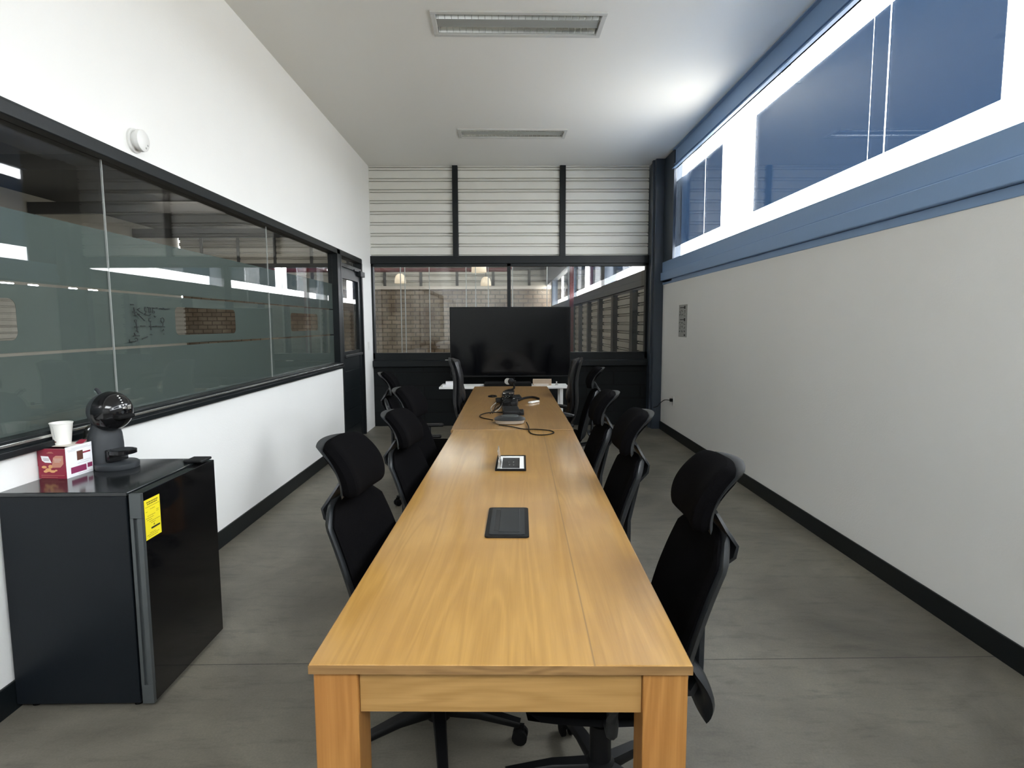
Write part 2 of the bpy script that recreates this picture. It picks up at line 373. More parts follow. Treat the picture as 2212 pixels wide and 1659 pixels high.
# clerestory bands of steel (run on into the hall)
def ledge(name, y0, y1, m='glare_steel'):
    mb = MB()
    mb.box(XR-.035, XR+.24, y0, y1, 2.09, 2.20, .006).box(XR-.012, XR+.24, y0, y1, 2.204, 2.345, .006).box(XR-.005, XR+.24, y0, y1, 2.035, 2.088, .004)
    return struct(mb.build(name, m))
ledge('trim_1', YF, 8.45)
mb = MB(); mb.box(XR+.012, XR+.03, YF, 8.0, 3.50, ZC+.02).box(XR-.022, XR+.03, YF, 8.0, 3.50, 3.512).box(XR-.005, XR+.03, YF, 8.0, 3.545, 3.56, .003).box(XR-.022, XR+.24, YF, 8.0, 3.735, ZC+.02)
struct(mb.build('trim_2', 'glare_steel'))
# corner column and plates
mb = MB(); mb.box(2.085, XR+.24, 8.42, YB+.1, 0, ZC).box(XR-.005, XR+.03, 7.96, 8.42, 2.06, ZC, .004).box(2.06, 2.085, 8.50, 8.56, 0, ZC)
struct(mb.build('trim_3', 'steel_blue'))
# back wall: dark block base, ledge, window frame, corrugated panels
struct(slab('wall_back', 'black_block', 'y', YB, YB+.15, XL, 2.09, 0, .98))
mb = MB(); mb.box(XL+.005, 2.10, YB-.07, YB+.16, .885, .975, .008); struct(mb.build('trim_4', 'charcoal'))
def corrugated(name, m, a0, a1, z0, z1, fn, per=.1535, ph=0):
    bm = bmesh.new(); prof = []; z = z0+ph-per
    while z < z1+per:
        q_ = per/.1535
        prof += [(z, .040), (z+.092*q_, .040), (z+.0935*q_, .0), (z+.108*q_, .0), (z+.1095*q_, .034), (z+.130*q_, .034), (z+.1315*q_, .0), (z+.146*q_, .0), (z+.1475*q_, .040)]
        z += per
    prof = [(min(max(q, z0), z1), d) for q, d in prof]
    pr = []
    for q in prof:
        if not pr or q[0] > pr[-1][0]+1e-5: pr.append(q)
    for q, q2 in zip(pr, pr[1:]):
        v = [bm.verts.new(fn(a, zz, d)) for a, zz, d in ((a0, q[0], q[1]), (a1, q[0], q[1]), (a1, q2[0], q2[1]), (a0, q2[0], q2[1]))]
        bm.faces.new(v)
    # back sheet gives thickness
    v = [bm.verts.new(fn(a, zz, -.03)) for a, zz in ((a0, z0), (a1, z0), (a1, z1), (a0, z1))]; bm.faces.new(v)
    mb = MB.__new__(MB); mb.bm = bm
    bmesh.ops.remove_doubles(bm, verts=bm.verts, dist=1e-5)
    o = mb.build(name, m)
    return o
for i, (a, b) in enumerate(((XL, -.745), (-.665, .79), (.88, 2.075))):
    struct(corrugated('wall_back_panel' if i == 0 else 'wall_back_panel', 'corrugated', a, b, 2.48, ZC, lambda a, z, d: (a, YB+.045-d, z), ph=.03))
mb = MB()
mb.box(XL, 2.09, YB-.03, YB+.13, 2.372, 2.482, .004)
struct(mb.build('trim_5', 'charcoal'))
for x0, x1, i in ((-.745, -.668, 6), (.793, .875, 7)):
    mb = MB(); mb.box(x0, x1, YB-.035, YB+.08, 2.46, ZC, .003); struct(mb.build('trim_%d' % i, 'charcoal'))
# back window
fr = MB(); fr.box(XL+.002, 2.09, YB-.005, YB+.10, 2.335, 2.372).box(XL+.002, 2.09, YB-.005, YB+.10, .975, 1.085).box(XL+.002, XL+.03, YB-.005, YB+.10, 1.0, 2.37).box(.032, .085, YB-.005, YB+.10, 1.0, 2.37).box(2.05, 2.09, YB-.005, YB+.10, 1.0, 2.37)
w = struct(fr.build('window_1', 'charcoal'))
for a, b in ((XL+.03, .032), (.085, 2.05)):
    g = MB(); g.box(a, b, YB+.04, YB+.048, 1.085, 2.335); g.build('glass_pane', 'glass', w)
# left window
fr = MB()
fr.box(XL-.10, XL+.012, -1.3, 8.2, 2.315, WL1, .004).box(XL-.10, XL+.012, -1.3, 7.10, WL0, 1.06, .004).box(XL-.10, XL+.012, 7.00, 7.12, WL0, WL1).box(XL-.10, XL+.012, -1.3, -1.24, WL0, WL1)
fr.box(XL-.10, XL+.035, -1.3, 7.10, .995, 1.022, .003)
w = struct(fr.build('window_2', 'charcoal'))
sl = MB(); sl.box(XL+.012, XL+.022, -1.3, 7.06, 1.035, 1.047, .002); sl.build('sill_track', 'silver', w)
tl = MB(); tl.box(XL+.0005, XL+.006, -1.3, 8.2, WL1, WL1+.008); tl.build('edge_trim', 'charcoal', w)
YJ = [-1.24, 1.02, 3.06, 5.10, 7.00]
for a, b in zip(YJ, YJ[1:]):
    g = MB(); g.box(XL-.055, XL-.047, a+.002, b-.002, 1.06, 2.315); g.build('glass_pane', 'glass', w)
for y in YJ[1:-1]:
    g = MB(); g.box(XL-.0555, XL-.0465, y-.0018, y+.0018, 1.06, 2.315); g.build('glass_seam', 'seam', w)
def flat_shape(name, outer_holes, m, parent, x0, th):
    """rounded cut-outs: 2D curve in (y,z) extruded along x"""
    cu = bpy.data.curves.new(name, 'CURVE'); cu.dimensions = '2D'; cu.fill_mode = 'BOTH'; cu.extrude = th/2
    for pts in outer_holes:
        sp = cu.splines.new('POLY'); sp.points.add(len(pts)-1); sp.use_cyclic_u = True
        for i, (a, b) in enumerate(pts): sp.points[i].co = (a, b, 0, 1)
    o = bpy.data.objects.new(name+'_c', cu); COL.objects.link(o)
    dg = bpy.context.evaluated_depsgraph_get(); me = bpy.data.meshes.new_from_object(o.evaluated_get(dg))
    bpy.data.objects.remove(o)
    me.transform(Matrix(((0, 0, 1, x0), (1, 0, 0, 0), (0, 1, 0, 0), (0, 0, 0, 1))))
    me.materials.clear(); me.materials.append(M[m])
    ob = bpy.data.objects.new(name, me); COL.objects.link(ob); ob.parent = parent
    return ob
def rrect(a0, a1, b0, b1, r, n=6):
    pts = []
    for cx, cy, s in ((a1-r, b1-r, 0), (a0+r, b1-r, 90), (a0+r, b0+r, 180), (a1-r, b0+r, 270)):
        for k in range(n+1):
            q = R(s+90*k/n); pts.append((cx+r*math.cos(q), cy+r*math.sin(q)))
    return pts
FXX = XL-.060
def rect(a0, a1, b0, b1): return [(a0, b0), (a1, b0), (a1, b1), (a0, b1)]
flat_shape('frosted_film', [rect(-1.24, 7.0, 1.682, 1.972)], 'film', w, FXX, .001)
cuts = [rrect(a, b, 1.442, 1.612, .035) for a, b in ((-.9, -.1), (1.62, 2.48), (3.66, 4.47), (5.62, 6.42))]
flat_shape('frosted_film', [rect(-1.24, 7.0, 1.392, 1.670)]+cuts, 'film', w, FXX, .001)
flat_shape('frosted_film', [rect(-1.24, 7.0, 1.06, 1.378)], 'film', w, FXX, .001)

# marker sketch on the frosted band
def stroke(mb, pts, r=.0016):
    mb.tube([(XL-.0445, a, b) for a, b in pts], r*1.6, 5)
mk = MB()
def ymap(px): # across 0..1660 zoomed px -> y on the glass ; row -> z
    return 3.19+(px-180)/1480*(3.665-3.19)
def zmap(px): return 1.618-(px-250)/1250*.20
def S(*p): stroke(mk, [(ymap(a), zmap(b)) for a, b in p])
S((240, 290), (275, 285), (325, 290)); S((320, 380), (330, 450), (345, 640)); S((280, 535), (390, 545)); S((320, 650), (350, 640), (365, 660))
S((410, 450), (490, 525), (560, 570)); S((410, 590), (500, 690), (600, 820)); S((420, 600), (470, 610)); S((430, 445), (480, 400))
S((640, 350), (620, 420), (625, 480), (660, 500), (630, 580)); S((700, 360), (800, 375)); S((750, 370), (750, 530), (800, 530), (790, 370)); S((840, 375), (910, 380)); S((860, 380), (850, 540), (905, 545), (900, 480), (860, 480))
S((960, 370), (1010, 365)); S((1070, 390), (1110, 370), (1150, 400), (1180, 360), (1240, 390), (1390, 375)); S((600, 590), (640, 620), (760, 635), (785, 600))
S((350, 790), (320, 800), (325, 860), (370, 860), (370, 800), (350, 790)); S((355, 870), (370, 1000), (375, 1190)); S((315, 1030), (405, 1035)); S((340, 1165), (375, 1160), (400, 1215)); S((480, 1000), (610, 1005)); S((485, 985), (485, 1015))
S((780, 730), (725, 760), (720, 810), (760, 850), (790, 830)); S((770, 855), (765, 1000), (775, 1145)); S((725, 1015), (800, 1018)); S((830, 1015), (930, 1000), (1050, 1005), (1200, 1035)); S((925, 985), (935, 1020))
S((1140, 700), (1090, 740), (1080, 820), (1110, 880), (1160, 890), (1190, 820), (1180, 740), (1140, 700)); S((1145, 890), (1140, 1010)); S((1150, 1105), (1155, 1160)); S((1120, 1170), (1170, 1165)); S((1155, 1280), (1157, 1310))
S((290, 1230), (310, 1320), (430, 1330)); S((260, 1340), (330, 1290)); S((150, 1440), (150, 1520), (300, 1515)); S((300, 1430), (330, 1400), (370, 1440), (360, 1500), (310, 1500)); S((500, 1440), (660, 1370)); S((740, 1300), (770, 1290), (790, 1310)); S((890, 650), (910, 690), (940, 670))
tag(mk.build('marker_sketch', 'marker'), 'black marker stick figures and arrows drawn on the frosted glass of the left window', 'drawing')

# door in the left wall
d = struct(thing('door_1', '', '')); del d['label']; del d['category']
fr = MB(); fr.box(XL-.10, XL+.014, 7.12, 7.17, 0, 2.315).box(XL-.10, XL+.014, 8.15, 8.2, 0, 2.315).box(XL-.09, XL+.008, 7.17, 8.15, 2.19, 2.235); fr.build('door_frame', 'charcoal', d)
lf = MB(); lf.box(XL-.06, XL-.01, 7.17, 7.27, .01, 2.19).box(XL-.06, XL-.01, 8.03, 8.15, .01, 2.19).box(XL-.06, XL-.01, 7.27, 8.03, 2.06, 2.19).box(XL-.055, XL-.015, 7.27, 8.03, .02, 1.17)
for k in range(4): lf.box(XL-.016, XL-.008, 7.28, 8.02, .2+k*.24, .206+k*.24)
lf = lf.build('door_leaf', 'charcoal', d)
g = MB(); g.box(XL-.038, XL-.03, 7.27, 8.03, 1.17, 2.06); g.build('door_glass', 'glass', lf)
g = MB(); g.box(XL-.038, XL-.03, 7.17, 8.15, 2.235, 2.315); g.build('transom_glass', 'glass', d)
h = MB(); h.box(XL-.01, XL+.02, 7.22, 8.08, 1.10, 1.135, .006); h.build('push_bar', 'grey_plastic', lf, loc=None)
h = MB(); h.box(XL-.01, XL+.045, 7.98, 8.20, 2.13, 2.20, .006); h.box(XL+.005, XL+.02, 7.75, 7.98, 2.185, 2.2); h.build('door_closer', 'charcoal', d)

# baseboards
def bb(name, *a):
    m_ = MB(); m_.box(*a, .003); return struct(m_.build(name, 'charcoal'))
bb('baseboard_left', XL, XL+.012, YF, 7.12, 0, .118)
bb('baseboard_right', XR-.012, XR, YF, 8.42, 0, .118)
bb('baseboard_front', XL, XR, YF, YF+.012, 0, .118)

# clerestory glazing with tinted film
films = [(-4.43, -1.62), (-.77, 2.04), (2.89, 5.70), (6.55, 8.30), (10.2, 13.0), (13.87, 16.68), (17.53, 20.34), (21.2, 24.0), (24.86, 27.67), (28.5, 31.3)]
def clere(name, y0, y1, fs, zs=(3.50, 2.345)):
    m_ = MB(); m_.box(XR+.10, XR+.108, y0, y1, zs[1], zs[0]); o = struct(m_.build(name, 'glass'))
    for a, b in fs:
        a = max(a, y0+.02); b = min(b, y1-.02); c = a+(b-a)*.31
        for p, q in ((a, c-.008), (c+.008, c+.162), (c+.170, b)):
            if q > p:
                f_ = MB(); f_.box(XR+.118, XR+.121, p, q, 2.535, 3.405); f_.build('tinted_film', 'blue_film', o)
    return o
clere('window_3', YF, 8.6, films[0:4], (3.735, 2.345))
for k, y in enumerate((5.0, 7.18, 2.75)):
    m_ = MB(); m_.box(XR+.02, XR+.10, y, y+.008, 3.42, 3.60); o = m_.build('glass_bracket', 'seam', bpy.data.objects['window_3'])

# ---------------------------------------------------------------- hall beyond
struct(slab('wall_hall_far', 'brick', 'y', HY, HY+.2, HX, XR+.3, 0, 3.35))
m_ = MB(); m_.box(HX, XR, HY-.08, HY+.1, 3.35, 3.52); struct(m_.build('trim_8', 'cream'))
struct(corrugated('wall_hall_upper', 'hall_corrugated', HX, XR, 3.52, HZ, lambda a, z, dd: (a, HY+.02-dd*3, z), per=.30))
m_ = MB()
for k in range(10): m_.box(XR-1.0-k*1.9, XR-.86-k*1.9, HY-.15, HY-.02, 3.52, HZ)
m_.box(HX, XR, HY-.22, HY-.05, 4.35, 4.7); struct(m_.build('trim_9', 'roof'))
struct(slab('wall_hall_right', 'hall_corrugated', 'x', XR+.02, XR+.22, YB+.1, HY, 0, 2.06))
struct(corrugated('wall_hall_cladding', 'hall_corrugated', YB+.12, HY, 0, 2.03, lambda a, z, dd: (XR-dd*1.6+.01, a, z), per=.1535))
ledge('trim_10', YB+.1, HY, 'hall_steel')
struct(slab('trim_11', 'steel_blue', 'x', XR-.02, XR+.24, YB+.1, HY, 3.50, HZ, [(18, 30, 4.3, 6.0)]))
m_ = MB()
for k in range(11): m_.box(XR-.14, XR-.02, 9.75+1.75*k, 9.97+1.75*k, 0, 2.04)
struct(m_.build('trim_12', 'charcoal'))
m_ = MB()
for a, b in ((13.0, 13.87), (20.34, 21.2), (27.67, 28.5)): m_.box(XR-.03, XR+.24, a+.2, b-.2, 2.34, 3.52)
struct(m_.build('trim_13', 'steel_blue'))
clere('window_4', YB+.15, HY, films[4:])
struct(slab('wall_hall_left', 'hall_corrugated', 'x', HX-.1, HX-.06, YF, HY, 0, HZ, [(19.5, 21.2, 2.6, 3.0), (21.8, 22.3, 2.6, 3.0), (23.8, 24.3, 2.6, 3.0), (24.9, 25.5, 2.6, 3.0)]))
struct(corrugated('wall_hall_side', 'hall_corrugated', YF, HY, 0, 2.5, lambda a, z, dd: (HX+dd*2, a, z), per=.22))
struct(slab('wall_hall_front', 'hall_corrugated', 'y', YF-.12, YF, HX, XL-.12, 0, HZ))
struct(slab('ceiling_hall', 'roof', 'z', HZ, HZ+.1, HX-.1, XR+.3, YF-.1, HY+.2, [(-3.4, -1.0, 24.6, 29.6)]))
m_ = MB(); m_.box(-3.4, -1.0, 24.6, 29.6, HZ+.04, HZ+.06); struct(m_.build('window_6', 'roof_light'))
m_ = MB(); m_.box(XR+.10, XR+.12, 18, 30, 4.3, 6.0); struct(m_.build('window_7', 'roof_light'))
m_ = MB()
for y in (10.5, 16, 22, 28): m_.box(HX, XR, y, y+.2, HZ-.7, HZ-.3)
struct(m_.build('trim_14', 'roof'))
m_ = MB(); m_.tube([(HX, 17, 3.02), (0, 17, 3.02), (.10, 17, 3.03), (.18, 17, 3.12), (.2, 17, 3.3), (.2, 17, HZ)], .06, 12)
tag(m_.build('red_pipe', 'red', None, True), 'long red overhead pipe crossing the hall behind the back window', 'pipe')
m_ = MB(); m_.box(XR-.25, XR-.13, 18.2, 18.4, 0, 4.2, .01)
tag(m_.build('red_column', 'red'), 'thin red steel column by the hall windows right of the television', 'column')
# glass partition in the hall with pale seams
p = thing('glass_partition', 'tall glass partition with pale vertical seams standing in the hall', 'partition', (0, 11.2, 0))
m_ = MB(); m_.box(-3.6, 1.2, -.004, .004, .02, 3.6); m_.build('glass_pane', 'glass', p)
for x in (-3.05, -1.93, -1.85, -1.40, -.72, -.545, -.31, .14, .78):
    m_ = MB(); m_.box(x-.007, x+.007, -.008, .008, 0, 3.6); m_.build('seam', 'seam', p)
m_ = MB(); m_.box(-3.6, 1.2, -.03, .03, 3.6, 3.66); m_.build('top_rail', 'charcoal', p)
# pendants
def pendant(loc, sc, label):
    t = thing('pendant_lamp', label, 'lamp', loc, 0, None)
    s_ = MB(); s_.lathe([(.13*sc, -.11*sc), (.125*sc, -.02*sc), (.10*sc, .06*sc), (.05*sc, .105*sc), (.018*sc, .11*sc)], cap=False, seg=24)
    o = s_.build('lamp_shade', 'shade', t, True); md = o.modifiers.new('s', 'SOLIDIFY'); md.thickness = .004
    c_ = MB(); c_.tube([(0, 0, .105*sc), (0, 0, HZ-loc[2])], .006, 6); c_.build('cord', 'plastic', t)
pendant((-2.42, 14.0, 2.56), 1.0, 'small glowing pendant lamp at the left of the back window')
pendant((-.60, 14.0, 2.84), 1.35, 'largest glowing pendant lamp, cut by the top of the back window')
pendant((-.52, 16.4, 2.66), 1.1, 'small glowing pendant lamp just above the television')

# ---------------------------------------------------------------- ceiling fixtures
def fixture(x0, x1, y0, y1, label):
    cx, cy = (x0+x1)/2, (y0+y1)/2; w, l = (x1-x0)/2, (y1-y0)/2
    t = thing('ceiling_light', label, 'ceiling light', (cx, cy, ZC), R(.9))
    f = MB()
    for a, b, c, d_ in ((-w, w, -l, -l+.035), (-w, w, l-.035, l), (-w, -w+.035, -l+.035, l-.035), (w-.035, w, -l+.035, l-.035)): f.box(a, b, c, d_, -.012, .004, .002)
    f.build('frame', 'light_frame', t)
    hsg = MB(); hsg.box(-w+.03, w-.03, -l+.03, l-.03, .085, .095).box(-w+.03, -w+.035, -l+.03, l-.03, 0, .09).box(w-.035, w-.03, -l+.03, l-.03, 0, .09).box(-w+.03, w-.03, -l+.03, -l+.035, 0, .09).box(-w+.03, w-.03, l-.035, l-.03, 0, .09)
    hsg.build('housing', 'panel_grey', t)
    c_ = MB(); c_.box(-w+.035, w-.035, -.055, .055, 0, .012, .003); c_.build('centre_panel', 'panel_grey', t)
    for s in (-1, 1):
        ya = s*(.055+l-.035)/2; hw = (l-.035-.055)/2
        r_ = MB(); pts = []
        for k in range(13):
            q = -1+2*k/12; pts.append((q*hw, .07-.065*q*q))
        for k in range(12):
            v = [r_.bm.verts.new(pp) for pp in ((-w+.036, ya+pts[k][0], pts[k][1]), (w-.036, ya+pts[k][0], pts[k][1]), (w-.036, ya+pts[k+1][0], pts[k+1][1]), (-w+.036, ya+pts[k+1][0], pts[k+1][1]))]
            r_.bm.faces.new(v)
        bmesh.ops.remove_doubles(r_.bm, verts=r_.bm.verts, dist=1e-5)
        r_ = r_.build('reflector', 'louver', t, True)
        for k in range(25):
            x = -w+.05+(2*w-.1)*k/24
            b_ = MB(); b_.box(x-.0012, x+.0012, ya-hw+.002, ya+hw-.002, .002, .03); b_.build('louver_blade', 'louver', r_)
        tb = MB(); tb.lathe([(.013, -w+.05), (.013, w-.05)], (0, ya, .045), 'x', 14); tb.build('lamp_tube', 'tube', t, True)
    return t
fixture(*FX[0], 'recessed twin tube ceiling light with mirrored louvres nearest the camera')
fixture(*FX[1], 'recessed twin tube ceiling light with mirrored louvres nearer the back wall')

# ---------------------------------------------------------------- tables
def table(cx, y0, L, W, rz, topmat, label):
    t = thing('conference_table', label, 'table', (cx, y0, 0), rz)
    m_ = MB(); m_.box(-W/2, W/2, 0, L, .727, .75, .002); m_.build('table_top', topmat, t)
    e_ = MB()
    e_.box(-W/2-.0005, W/2+.0005, -.0015, .003, .728, .7475).box(-W/2-.0015, -W/2+.003, 0, L, .728, .7475).box(W/2-.003, W/2+.0015, 0, L, .728, .7475)
    e_.build('edge_band', 'ply_edge', t)
    for sx in (-1, 1):
        for yy in (.012, L-.112):
            m_ = MB(); m_.box(sx*(W/2-.055)-.05, sx*(W/2-.055)+.05, yy, yy+.10, 0, .727, .003); m_.build('leg', 'oak_leg', t)
    for yy in (.025, L-.05):
        m_ = MB(); m_.box(-W/2+.106, W/2-.106, yy, yy+.025, .622, .727, .001); m_.build('apron', 'oak_apron', t)
    for sx in (-1, 1):
        xx = sx*(W/2-.03); m_ = MB(); m_.box(xx-.0125, xx+.0125, .113, L-.113, .622, .727, .001); m_.build('side_apron', 'oak_top_b', t)
    return t
T1 = table(-.016, 1.252, 2.945, .85, R(-1.35), 'oak_top', 'long light oak conference table nearest the camera with dark power boxes')
T2 = table(.046, 4.214, 2.98, .875, R(-.35), 'oak_top_b', 'light oak conference table at the far end carrying cables and webcam')

# power boxes
t = thing('power_box', 'closed black power box set into the near table', 'socket box', (.006, 2.205, .75), R(-1.5))
m_ = MB(); m_.prism(rrect(-.079, .079, -.168, .168, .014), lambda a, b, d_: (a, b, d_), -.003, .006); m_.build('surround', 'plastic', t, True)
m_ = MB(); m_.prism(rrect(-.064, .064, -.15, .15, .008), lambda a, b, d_: (a, b, d_), .006, .0085); m_.build('rim', 'grey_plastic', t)
m_ = MB(); m_.box(-.030, .045, -.125, .135, .0085, .0105, .001); m_.build('lid', 'grey_plastic', t)
m_ = MB(); m_.box(-.048, -.031, -.112, .128, .0083, .0091); m_.build('slot', 'black_ink', t)
t = thing('power_box', 'open silver power box with raised lid set into the near table', 'socket box', (.028, 3.165, .75), R(-1.5))
m_ = MB()
m_.prism(rrect(-.080, .080, -.165, -.150, .006), lambda a, b, d_: (a, b, d_), -.002, .010); m_.prism(rrect(-.080, .080, .150, .165, .006), lambda a, b, d_: (a, b, d_), -.002, .010)
m_.box(-.080, -.070, -.155, .155, -.002, .010).box(.070, .080, -.155, .155, -.002, .010); m_.build('surround', 'rubber', t)
m_ = MB(); m_.box(-.070, -.048, -.15, .15, -.001, .008, .001).box(.046, .070, -.15, .15, -.001, .008, .001).box(-.048, .046, -.15, -.135, -.001, .008).box(-.048, .046, .135, .15, -.001, .008); m_.build('plate', 'white_top', t)
m_ = MB(); m_.box(-.048, .046, -.135, .135, -.001, .0015); m_.build('socket_well', 'black_ink', t)
for a, b in ((-.008, -.04), (.014, -.04), (-.012, .02), (.012, .02)):
    m_ = MB(); m_.lathe([(.0035, .0015), (.0035, .004)], (a, b, 0), 'z', 10); m_.build('socket_pin', 'silver', t)
m_ = MB(); m_.box(-.052, -.049, -.135, .0, .004, .10, .001, rot=(Vector((-.05, 0, .004)), Matrix.Rotation(R(-10), 3, 'Y'))); m_.build('raised_lid', 'silver', t)

# conference speaker
t = thing('conference_speaker', 'silver and black conference speakerphone on the far table', 'speakerphone', (.031, 4.50, .75))
def sq_ring(h, k, n=40):
    pts = []
    for i in range(n):
        a = 2*math.pi*i/n; c, s_ = math.cos(a), math.sin(a)
        rr = k/((abs(c)**3.2+abs(s_)**3.2)**(1/3.2)); pts.append((rr*c, rr*s_*.85, h))
    return pts
def stack(rings):
    m_ = MB(); R_ = [[m_.bm.verts.new(p) for p in r] for r in rings]; n = len(R_[0])
    for A, B in zip(R_, R_[1:]):
        for i in range(n): m_.bm.faces.new((A[i], A[(i+1) % n], B[(i+1) % n], B[i]))
    m_.bm.faces.new(R_[0][::-1]); m_.bm.faces.new(R_[-1]); return m_
stack([sq_ring(0, .095), sq_ring(.006, .107), sq_ring(.026, .114), sq_ring(.03, .116)]).build('body', 'speaker_body', t, True)
stack([sq_ring(.030, .118), sq_ring(.034, .119), sq_ring(.046, .098), sq_ring(.054, .07)]).build('top_shell', 'grey_plastic', t, True)
stack([sq_ring(.0535, .068), sq_ring(.058, .064), sq_ring(.060, .05)]).build('control_pad', 'speaker_top', t, True)

def spline(pts, n=10, closed=False):
    P = [Vector(p) for p in pts]; out = []; N_ = len(P)
    rng = range(N_ if closed else N_-1)
    for i in rng:
        g_ = lambda k: P[k % N_] if closed else P[max(0, min(N_-1, k))]
        p0, p1, p2, p3 = g_(i-1), g_(i), g_(i+1), g_(i+2)
        for k in range(n):
            s_ = k/n
            out.append(.5*((2*p1)+(p2-p0)*s_+(2*p0-5*p1+4*p2-p3)*s_*s_+(3*p1-p0-3*p2+p3)*s_**3))
    if not closed: out.append(P[-1])
    return out
def cable(name, pts, r, label, m='rubber', closed=False):
    m_ = MB(); m_.tube(spline(pts, 10, closed), r, 7, closed)
    return tag(m_.build(name, m, None, True), label, 'cable')
z0 = .7545
cable('speaker_cable', [(-.05, 4.39, z0), (.05, 4.30, z0), (.13, 4.205, z0), (.22, 4.19, z0), (.31, 4.14, z0), (.33, 4.05, z0), (.27, 3.98, z0), (.20, 3.99, z0), (.165, 4.08, z0), (.165, 4.26, .762), (.155, 4.42, .768)], .0038, 'dark cable looping over the table joint in front of the speakerphone')
cable('speaker_cable', [(-.10, 4.62, z0), (-.19, 4.74, z0), (-.21, 4.86, z0), (-.16, 4.99, z0), (-.07, 5.03, z0), (.02, 5.02, z0), (.05, 5.12, z0)], .0038, 'dark cable loop lying left of the speakerphone')
cable('thin_cable', [(-.11, 4.96, z0), (-.09, 5.2, z0), (-.04, 5.5, z0), (-.05, 5.62, z0), (-.09, 5.45, z0), (-.10, 5.2, z0), (-.13, 4.95, z0)], .003, 'narrow double cable running back from the left loop')
cable('cable_coil', [(-.155+.04*math.cos(q/10*2*math.pi)+.02, 6.16+.06*math.sin(q/10*2*math.pi), z0+.001*(q % 2)) for q in range(10)], .0075, 'small dark coil of cable left of the webcam', closed=True)
cable('braided_cable', [(.12, 5.72, .765), (.18, 5.90, .765), (.25, 6.0, .763), (.30, 5.98, .762), (.33, 5.88, .762)], .0105, 'thick black cable bundle curving right behind the white remote')
cable('thin_cable', [(-.09, 5.52, .77), (-.13, 5.35, z0), (-.12, 5.1, z0), (-.09, 5.05, z0), (-.05, 5.2, .77), (-.02, 5.4, .79)], .0022, 'thin pale cable twisting beside the power strips', 'seam')

def adapter(loc, size, rz, label, name='power_adapter', lights=False):
    t = thing(name, label, 'adapter', loc, rz)
    a, b, c = size; m_ = MB(); m_.box(-a/2, a/2, -b/2, b/2, 0, c, min(c, a)*.18); m_.build('body', 'plastic', t, True)
    m_ = MB(); m_.box(-a/2+.008, a/2-.008, -b/2+.01, b/2-.01, c, c+.0015, .0005); m_.build('label_plate', 'rubber', t)
    return t
adapter((.045, 4.98, .75), (.14, .30, .045), R(2), 'large black power adapter lying right behind the speakerphone')
adapter((.128, 4.95, .75), (.05, .16, .03), R(-2), 'slim black adapter at the right of the large one')
adapter((.045, 5.38, .75), (.13, .22, .065), R(-4), 'bulky black power strip under the tangled cables', 'power_strip')
adapter((-.02, 5.72, .75), (.15, .10, .04), R(6), 'flat black hub behind the tangled cables', 'usb_hub')
adapter((.075, 5.98, .75), (.16, .20, .030), R(3), 'black box with rounded edge nearest the webcam', 'power_strip')
t = thing('cable_tangle', 'messy bundle of black cables heaped over the power strip', 'cable', (.04, 5.5, .75))
for k in range(9):
    pts = [(random.uniform(-.09, .07), random.uniform(-.28, .30), random.uniform(.03, .085)) for _ in range(6)]
    m_ = MB(); m_.tube(spline(pts, 8), .004, 6); m_.build('cable', 'rubber', t, True)
for bx in ((-.07, -.03, -.02, .05, .05, .062, .003), (.02, .05, -.06, -.04, .06, .07, .003), (-.05, .03, .24, .26, .04, .055, .002)):
    m_ = MB(); m_.box(*bx); m_.build('plug', 'seam', t)
t = thing('network_box', 'small black box with pale top stacked behind the power strips', 'adapter', (.03, 6.28, .75))
m_ = MB(); m_.box(-.06, .06, -.05, .05, 0, .035, .004); m_.build('body', 'plastic', t)
m_ = MB(); m_.box(-.055, -.01, -.055, -.049, .022, .032).box(.005, .055, -.055, -.049, .022, .032); m_.build('port_strip', 'silver', t)
# webcam
t = thing('webcam', 'black webcam with silver disc on a stand at the far end of the table', 'webcam', (.055, 6.62, .75))
m_ = MB(); m_.lathe([(.055, 0), (.055, .012), (.03, .022), (.012, .03)], (-.01, 0, 0)); m_.build('base', 'plastic', t, True)
m_ = MB(); m_.tube(spline([(0, 0, .02), (.03, 0, .03), (.042, 0, .05), (.03, 0, .085)], 6), .012, 10); m_.build('stand', 'plastic', t, True)
m_ = MB(); m_.lathe([(.02, -.035), (.034, -.028), (.036, .0), (.034, .028), (.02, .035)], (.005, 0, .115), 'y', 24); hd = m_.build('head', 'plastic', t, True)
m_ = MB(); m_.lathe([(.036, -.016), (.036, .0), (.026, .008)], (-.030, -.012, .118), 'y', 24); m_.build('silver_disc', 'silver', hd, True)
m_ = MB(); m_.box(.02, .06, -.02, .02, .10, .128, .006); m_.build('microphone', 'plastic', hd)
# remote
t = thing('remote_control', 'white remote control lying on the far table right of the cables', 'remote', (.27, 5.66, .75), R(-34))
m_ = MB(); m_.box(-.023, .023, -.075, .075, 0, .017, .007, seg=3); m_.build('body', 'white_plastic', t, True)
m_ = MB(); m_.box(-.008, .008, -.01, .035, .017, .0185, .0005); m_.build('button_pad', 'seam', t)

